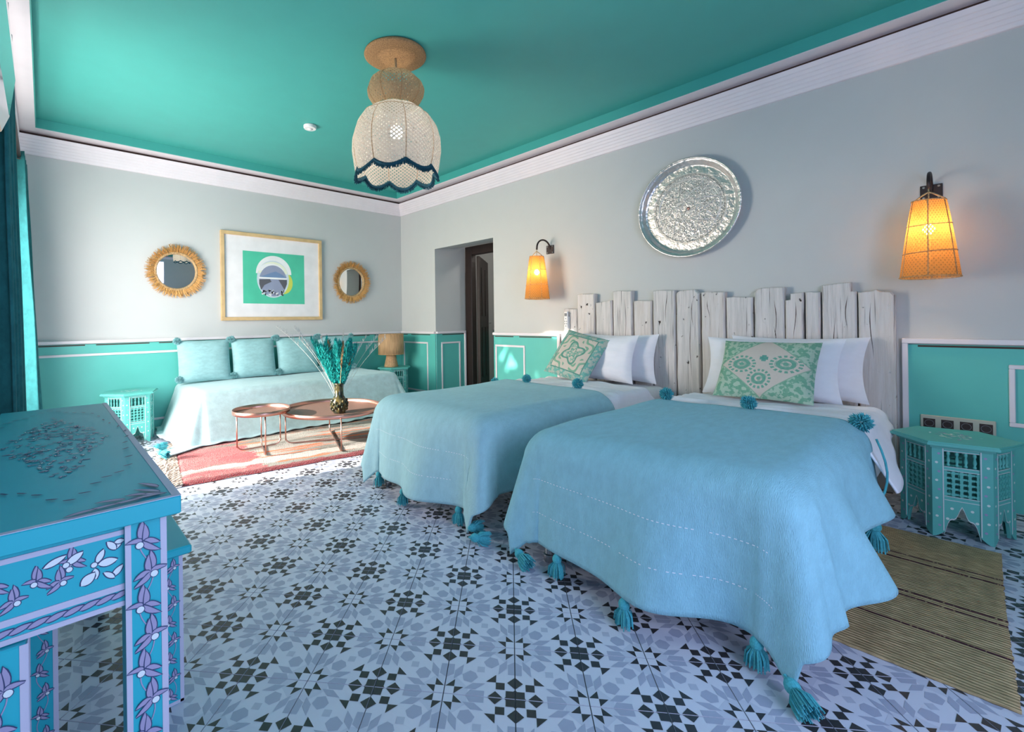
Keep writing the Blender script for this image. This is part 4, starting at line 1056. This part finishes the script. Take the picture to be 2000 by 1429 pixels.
MB().box(DX1 - .013, DX1, DYA + .0, DYB, DT, DT + .0010).box(DX0, DX1 - .013, DYA, DYA + .010, DT, DT + .0010).build('painted_border', 'desk_line', top)
mo = Motif(); rnd = random.Random(31)
cxm, cym = .02, 1.56
for k in range(330):
    a = rnd.uniform(0, 2*PI); r = math.sqrt(rnd.random()); r *= 1 - .28*abs(math.sin(2*a))
    x_, y_ = cxm + .105*r*math.cos(a), cym + .40*r*math.sin(a)
    mo.leaf(x_, y_, rnd.uniform(0, 2*PI), rnd.uniform(.006, .015), rnd.uniform(.0014, .0028), 1 if rnd.random() < .75 else 2, rnd.uniform(-.5, .5))
for k in range(40):
    a = 2*PI*k/40; rr_ = 1.18 + .06*math.cos(8*a)
    x_, y_ = cxm + .115*rr_*math.cos(a), cym + .44*rr_*math.sin(a); mo.leaf(x_, y_, a + 1.2, .018, .0012, 0)
for (x_, y_, a, L) in ((.155, .936, 2.4, .05), (.158, .938, 2.9, .06), (.150, .95, 2.0, .05), (.12, .935, 2.95, .05), (.10, .95, 2.6, .04), (.09, .935, 3.05, .05), (.152, .98, 1.8, .05), (.13, .955, 2.5, .03), (.06, .932, 3.1, .04)): mo.leaf(x_, y_, a, L, .005, 1, .25)
mo.build(top, T(0, 0, DT + .0004))
painted_leg(dk, .097, .156, .938, .992, DT - .032, .054, 1.3)
painted_leg(dk, -.088, -.024, .938, .992, .573, .054, 1.3)
painted_leg(dk, .097, .156, 2.12, 2.176, DT - .032, .054, 1.3); painted_leg(dk, -.088, -.029, 2.12, 2.176, DT - .032, .054, 1.3)
ap = MB().box(-.100, .097, .950, .966, .575, DT - .032).build('apron', 'desk_blue', dk)
MB().box(-.100, .097, .948, .950, .694, .702).box(-.100, .097, .948, .950, .602, .612).box(-.100, .097, .948, .950, .575, .583).build('painted_border', 'desk_line', ap)
MB().box(.128, .146, .992, 2.12, .575, DT - .032).box(-.080, -.062, .992, 2.12, .575, DT - .032).build('side_apron', 'desk_blue', dk)
mo = Motif()
for (x_, z_, sg) in ((.015, .645, 1), (-.012, .655, -1), (.03, .672, -1), (-.038, .635, 1), (-.06, .665, -1)): mo.flower(x_, z_, sg, .9)
for (x_, z_, a, L, W) in ((.062, .655, 0, .026, .007), (.060, .658, 1.1, .022, .005), (.058, .650, -1.5, .018, .005), (.04, .628, .7, .024, .008), (.082, .672, .9, .02, .005), (.086, .672, 2.2, .02, .005), (.084, .684, 0, .014, .004), (.080, .628, .8, .022, .005), (.084, .626, 2.4, .02, .004), (-.005, .672, .4, .03, .005), (.022, .668, .6, .026, .006)): mo.leaf(x_, z_, a, L, W, 2)
mo.dot(.057, .656, .004); mo.dot(.022, .668, .004); mo.dot(.026, .660, .004)
mo.build(ap, XZ(0, .950, 0))
mo = Motif()
for k in range(-4, 6): mo.leaf(-.024 + k*.0205, .5865 + .0005*k, .38, .028, .0045, 1, -.1)
mo.build(ap, XZ(0, .9497, .0015))

st = thing('stool', 'blue painted stool tucked halfway under the writing table', 'stool', (0, 0, 0))
tp = MB().cbox(-.06, .300, 1.435, 1.83, .415, .438, .004).build('seat', 'desk_blue', st)
for (a, b) in ((.225, .281), (-.04, .016)):
    for (c, d_) in ((1.462, 1.515), (1.755, 1.805)): painted_leg(st, a, b, c, d_, .412, .050, .85)
MB().box(.016, .225, 1.470, 1.484, .345, .414).box(.255, .270, 1.515, 1.755, .345, .414).box(-.03, -.015, 1.515, 1.755, .345, .414).build('apron', 'desk_blue', st)

# ------------------------------------------------------------------ pendant
PX, PY = 1.745, 2.505
pd = thing('pendant_lamp', 'two-tier crochet pendant lamp with teal scalloped trim', 'pendant lamp', (PX, PY, ZC))
m = MB(); m.lathe([(.0001, -.028), (.10, -.027), (.19, -.022), (.202, -.014), (.198, -.002), (.0001, -.001)], 64); m.build('ceiling_disc', 'jute_disc', pd, True)
m = MB(); m.tube([(0, 0, -.028), (.004, 0, -.10), (0, 0, -.18)], .008, 8).tube([(0, 0, -.18), (0, 0, -.46)], .004, 8); m.build('cord', 'stem_straw', pd, True)
def tier(name, mat, prof_, zoff, scal, n=8, bulge=.045):
    """ribbed lantern with n gores; rows of (radius, z); scalloped lower edge"""
    mb = MB(); NA = n*10
    def fn(u, v):
        a = u*2*PI; k = v*(len(prof_) - 1); i = min(int(k), len(prof_) - 2); t = k - i
        r = prof_[i][0]*(1 - t) + prof_[i+1][0]*t; z = prof_[i][1]*(1 - t) + prof_[i+1][1]*t
        g_ = abs(math.sin((a - PI/8)*n/2)); r *= 1 - bulge + bulge*g_*1.3
        if v < .2: z -= scal*(g_ - .25)*(1 - v/.2)
        return (r*math.cos(a), r*math.sin(a), z)
    mb.grid(NA + 1, 26, fn); o = mb.build(name, mat, None, True); o.parent = pd
    for k in range(n):
        u = (PI/8 + k*2*PI/n)/(2*PI)
        q = MB(); q.tube([Vector(fn(u, v/16))*1.004 for v in range(17)], .0022, 5); q.build('rib', 'jute_disc', o, True)
    return o, fn
up, _ = tier('upper_shade', 'crochet_tan', [(.125, -.345), (.155, -.315), (.180, -.275), (.186, -.235), (.168, -.19), (.13, -.155), (.088, -.135)], 0, .0)
lo, lf_ = tier('lower_shade', 'crochet_cream', [(.262, -.775), (.276, -.72), (.288, -.64), (.285, -.56), (.262, -.48), (.215, -.41), (.155, -.365), (.10, -.345)], 0, .045)
for zz in (.72,):
    q = MB(); q.tube([Vector(lf_(k/80, zz))*1.003 for k in range(80)], .0022, 5, closed=True); q.build('hoop', 'jute_disc', lo, True)
m = MB(); rnd = random.Random(12)
path = [Vector(lf_(k/240, .0)) for k in range(240)]
m.tube([(p.x*1.006, p.y*1.006, p.z) for p in path], .010, 6, closed=True)
for k in range(720):
    p = path[k % 240]; a = math.atan2(p.y, p.x) + rnd.uniform(-.02, .02); r = math.hypot(p.x, p.y)*1.004
    m.tube([(r*math.cos(a), r*math.sin(a), p.z + .012), ((r + rnd.uniform(.002, .014))*math.cos(a), (r + rnd.uniform(.002, .014))*math.sin(a), p.z - rnd.uniform(.018, .030))], .0028, 3)
m.build('trim_band', 'trim_navy', lo)
m = MB(); m.ball((0, 0, -.51), .042, 16, 12); m.build('bulb', 'bulb_white', pd, True)
light('pendant_light', 'POINT', (PX, PY, ZC - .52), None, 4.0, (1, .93, .85), shadow_soft_size=.045)
sd = thing('smoke_detector', 'small round white smoke detector on the teal ceiling', 'smoke detector', (1.79, 3.90, ZC))
m = MB(); m.lathe([(.052, -.001), (.055, -.004), (.055, -.022), (.050, -.030), (.0001, -.031)], 32); b_ = smooth_by_angle(m.build('body', 'plastic_white', sd), .7)
m = MB(); m.lathe([(.022, -.0315), (.020, -.037), (.0001, -.038)], 24); m.build('sensor_cap', 'plastic_white', b_, True)

# ------------------------------------------------------------------ garden side: curtains, rod, air conditioner
rd = thing('curtain_rod', 'dark metal curtain rod above the garden door', 'curtain rod', (XL + .11, 3.9, 2.335))
m = MB(); m.tube([(0, -1.50, 0), (0, 1.30, 0)], .011, 12); m.build('rod', 'iron', rd, True)
for yy in (-1.52, 1.32):
    m = MB(); m.ball((0, yy, 0), .022, 14, 10); m.build('finial', 'iron', rd, True)
for yy in (-1.42, 1.22):
    m = MB(); m.box(-.11, .0, yy - .008, yy + .008, -.006, .006).box(-.11, -.103, yy - .02, yy + .02, -.035, .035); m.build('bracket', 'iron', rd)
def curtain(y0, y1, amp0, amp1, folds, x0, x1, lab, seed, ext=.02):
    t = thing('curtain', lab, 'curtain', (0, 0, 0), group='velvet curtains at the garden door')
    H0, H1 = .015, 2.375
    def fn(u, v):
        z = H0 + (H1 - H0)*v; s_ = 1 - v
        ph = u*folds*2*PI + seed
        a = amp0 + (amp1 - amp0)*s_
        x = x0 + (x1 - x0)*s_ + a*math.sin(ph) + .25*a*math.sin(2.3*ph + seed)*s_ + .01*noise.noise(Vector((u*4, v*3, seed)))
        y = y0 + (y1 - y0)*u + ext*s_*(u - .5)*2 + .012*math.cos(ph)*(.5 + s_)
        return (x, y, z)
    m = MB(); m.grid(int(folds*22), 40, fn); o = m.build('curtain_panel', 'velvet_teal', t, True); thicken(o, .006, 0)
    n = int(folds*2)
    for k in range(n):
        u = (k + .25)/n*1.0; p = fn(u, .983)
        m = MB(); m.X = T(XL + .11, p[1], 2.335) @ Rx(PI/2)
        m.tube([(.021*math.cos(2*PI*j/18), .021*math.sin(2*PI*j/18), 0) for j in range(18)], .0045, 6, closed=True); m.build('eyelet', 'iron', t, True)
curtain(2.46, 3.30, .030, .052, 6, XL + .105, XL + .115, 'teal velvet curtain gathered on the desk side of the garden door', .6)
curtain(4.78, 5.18, .030, .050, 3, XL + .112, XL + .172, 'teal velvet curtain gathered in the corner by the back wall', 2.2, .05)
ac = thing('air_conditioner', 'glossy pale air conditioner mounted high on the wall above the writing table', 'air conditioner', (0, 0, 0))
y1 = 2.27; y0 = 1.42
pf = [(XL + .003, 1.70), (-.135, 1.705), (-.106, 1.73), (-.086, 1.785), (-.069, 1.92), (-.074, 2.03), (-.092, 2.17), (-.115, 2.235), (-.15, 2.25), (XL + .003, 2.25)]
n = len(pf)
m = MB(); m.add([(p[0], y, p[1]) for y in (y0, y0 + .012, y1 - .012, y1) for p in [((q[0] if y in (y0 + .012, y1 - .012) else (q[0] - XL)*.985 + XL), (q[1] if y in (y0 + .012, y1 - .012) else 1.98 + (q[1] - 1.98)*.985)) for q in pf]],
      [tuple(range(n))] + [tuple(range(4*n - 1, 3*n - 1, -1))] + [(k*n + i, k*n + n + i, k*n + n + (i+1) % n, k*n + (i+1) % n) for k in range(3) for i in range(n)])
b_ = m.build('housing', 'ac_gloss', ac)
m = MB(); m.X = T(0, 0, 0); m.box(-.150, -.112, y0 + .06, y1 - .06, 1.697, 1.7015); m.build('air_flap', 'plastic_white', ac)

# tree in the garden outside the door, only its shade reaches the room
tree = thing('garden_tree', 'leafy green tree standing outside the garden door', 'tree', (-2.6, 4.45, 0))
m = MB(); m.tube([(0, .9, -.05), (.02, .85, 1.2), (0, .6, 2.2), (0, .2, 3.0)], [.10, .085, .07, .04], 8).tube([(0, .6, 2.2), (.1, -.3, 2.7), (0, -.8, 3.0)], [.04, .03, .02], 6); m.build('trunk', 'dark_wood', tree)
m = MB(); rnd = random.Random(9)
for k in range(3600):
    y_, z_ = rnd.uniform(-1.55, 1.5), rnd.uniform(2.42, 3.9); x_ = rnd.uniform(-.5, .5)
    yy, zz = y_ + 4.45, z_ + (x_)*.351
    yy += .2*x_
    h1 = ((yy - 4.70)/.10)**2 + ((zz - 2.86)/.13)**2; h2 = ((yy - 3.85)/.34)**2 + ((zz - 3.19)/.13)**2
    if h1 < 1.4 or h2 < 1.3: continue
    m.X = T(x_, y_, z_) @ Rz(rnd.uniform(-.6, .6)) @ Rx(rnd.uniform(-.7, .7)) @ Ry(rnd.uniform(-.7, .7))
    L = rnd.uniform(.09, .15); m.add([(0, 0, -L*.7), (.006, L*.4, 0), (0, 0, L*.7), (-.006, -L*.4, 0)], [(0, 1, 2), (0, 2, 3)])
o = m.build('foliage', 'leaf_green', tree); o['kind'] = 'stuff'
struct(MB().box(-14, XL - .15, -10, 16, -.12, -.02).build('ground', 'leaf_green'))
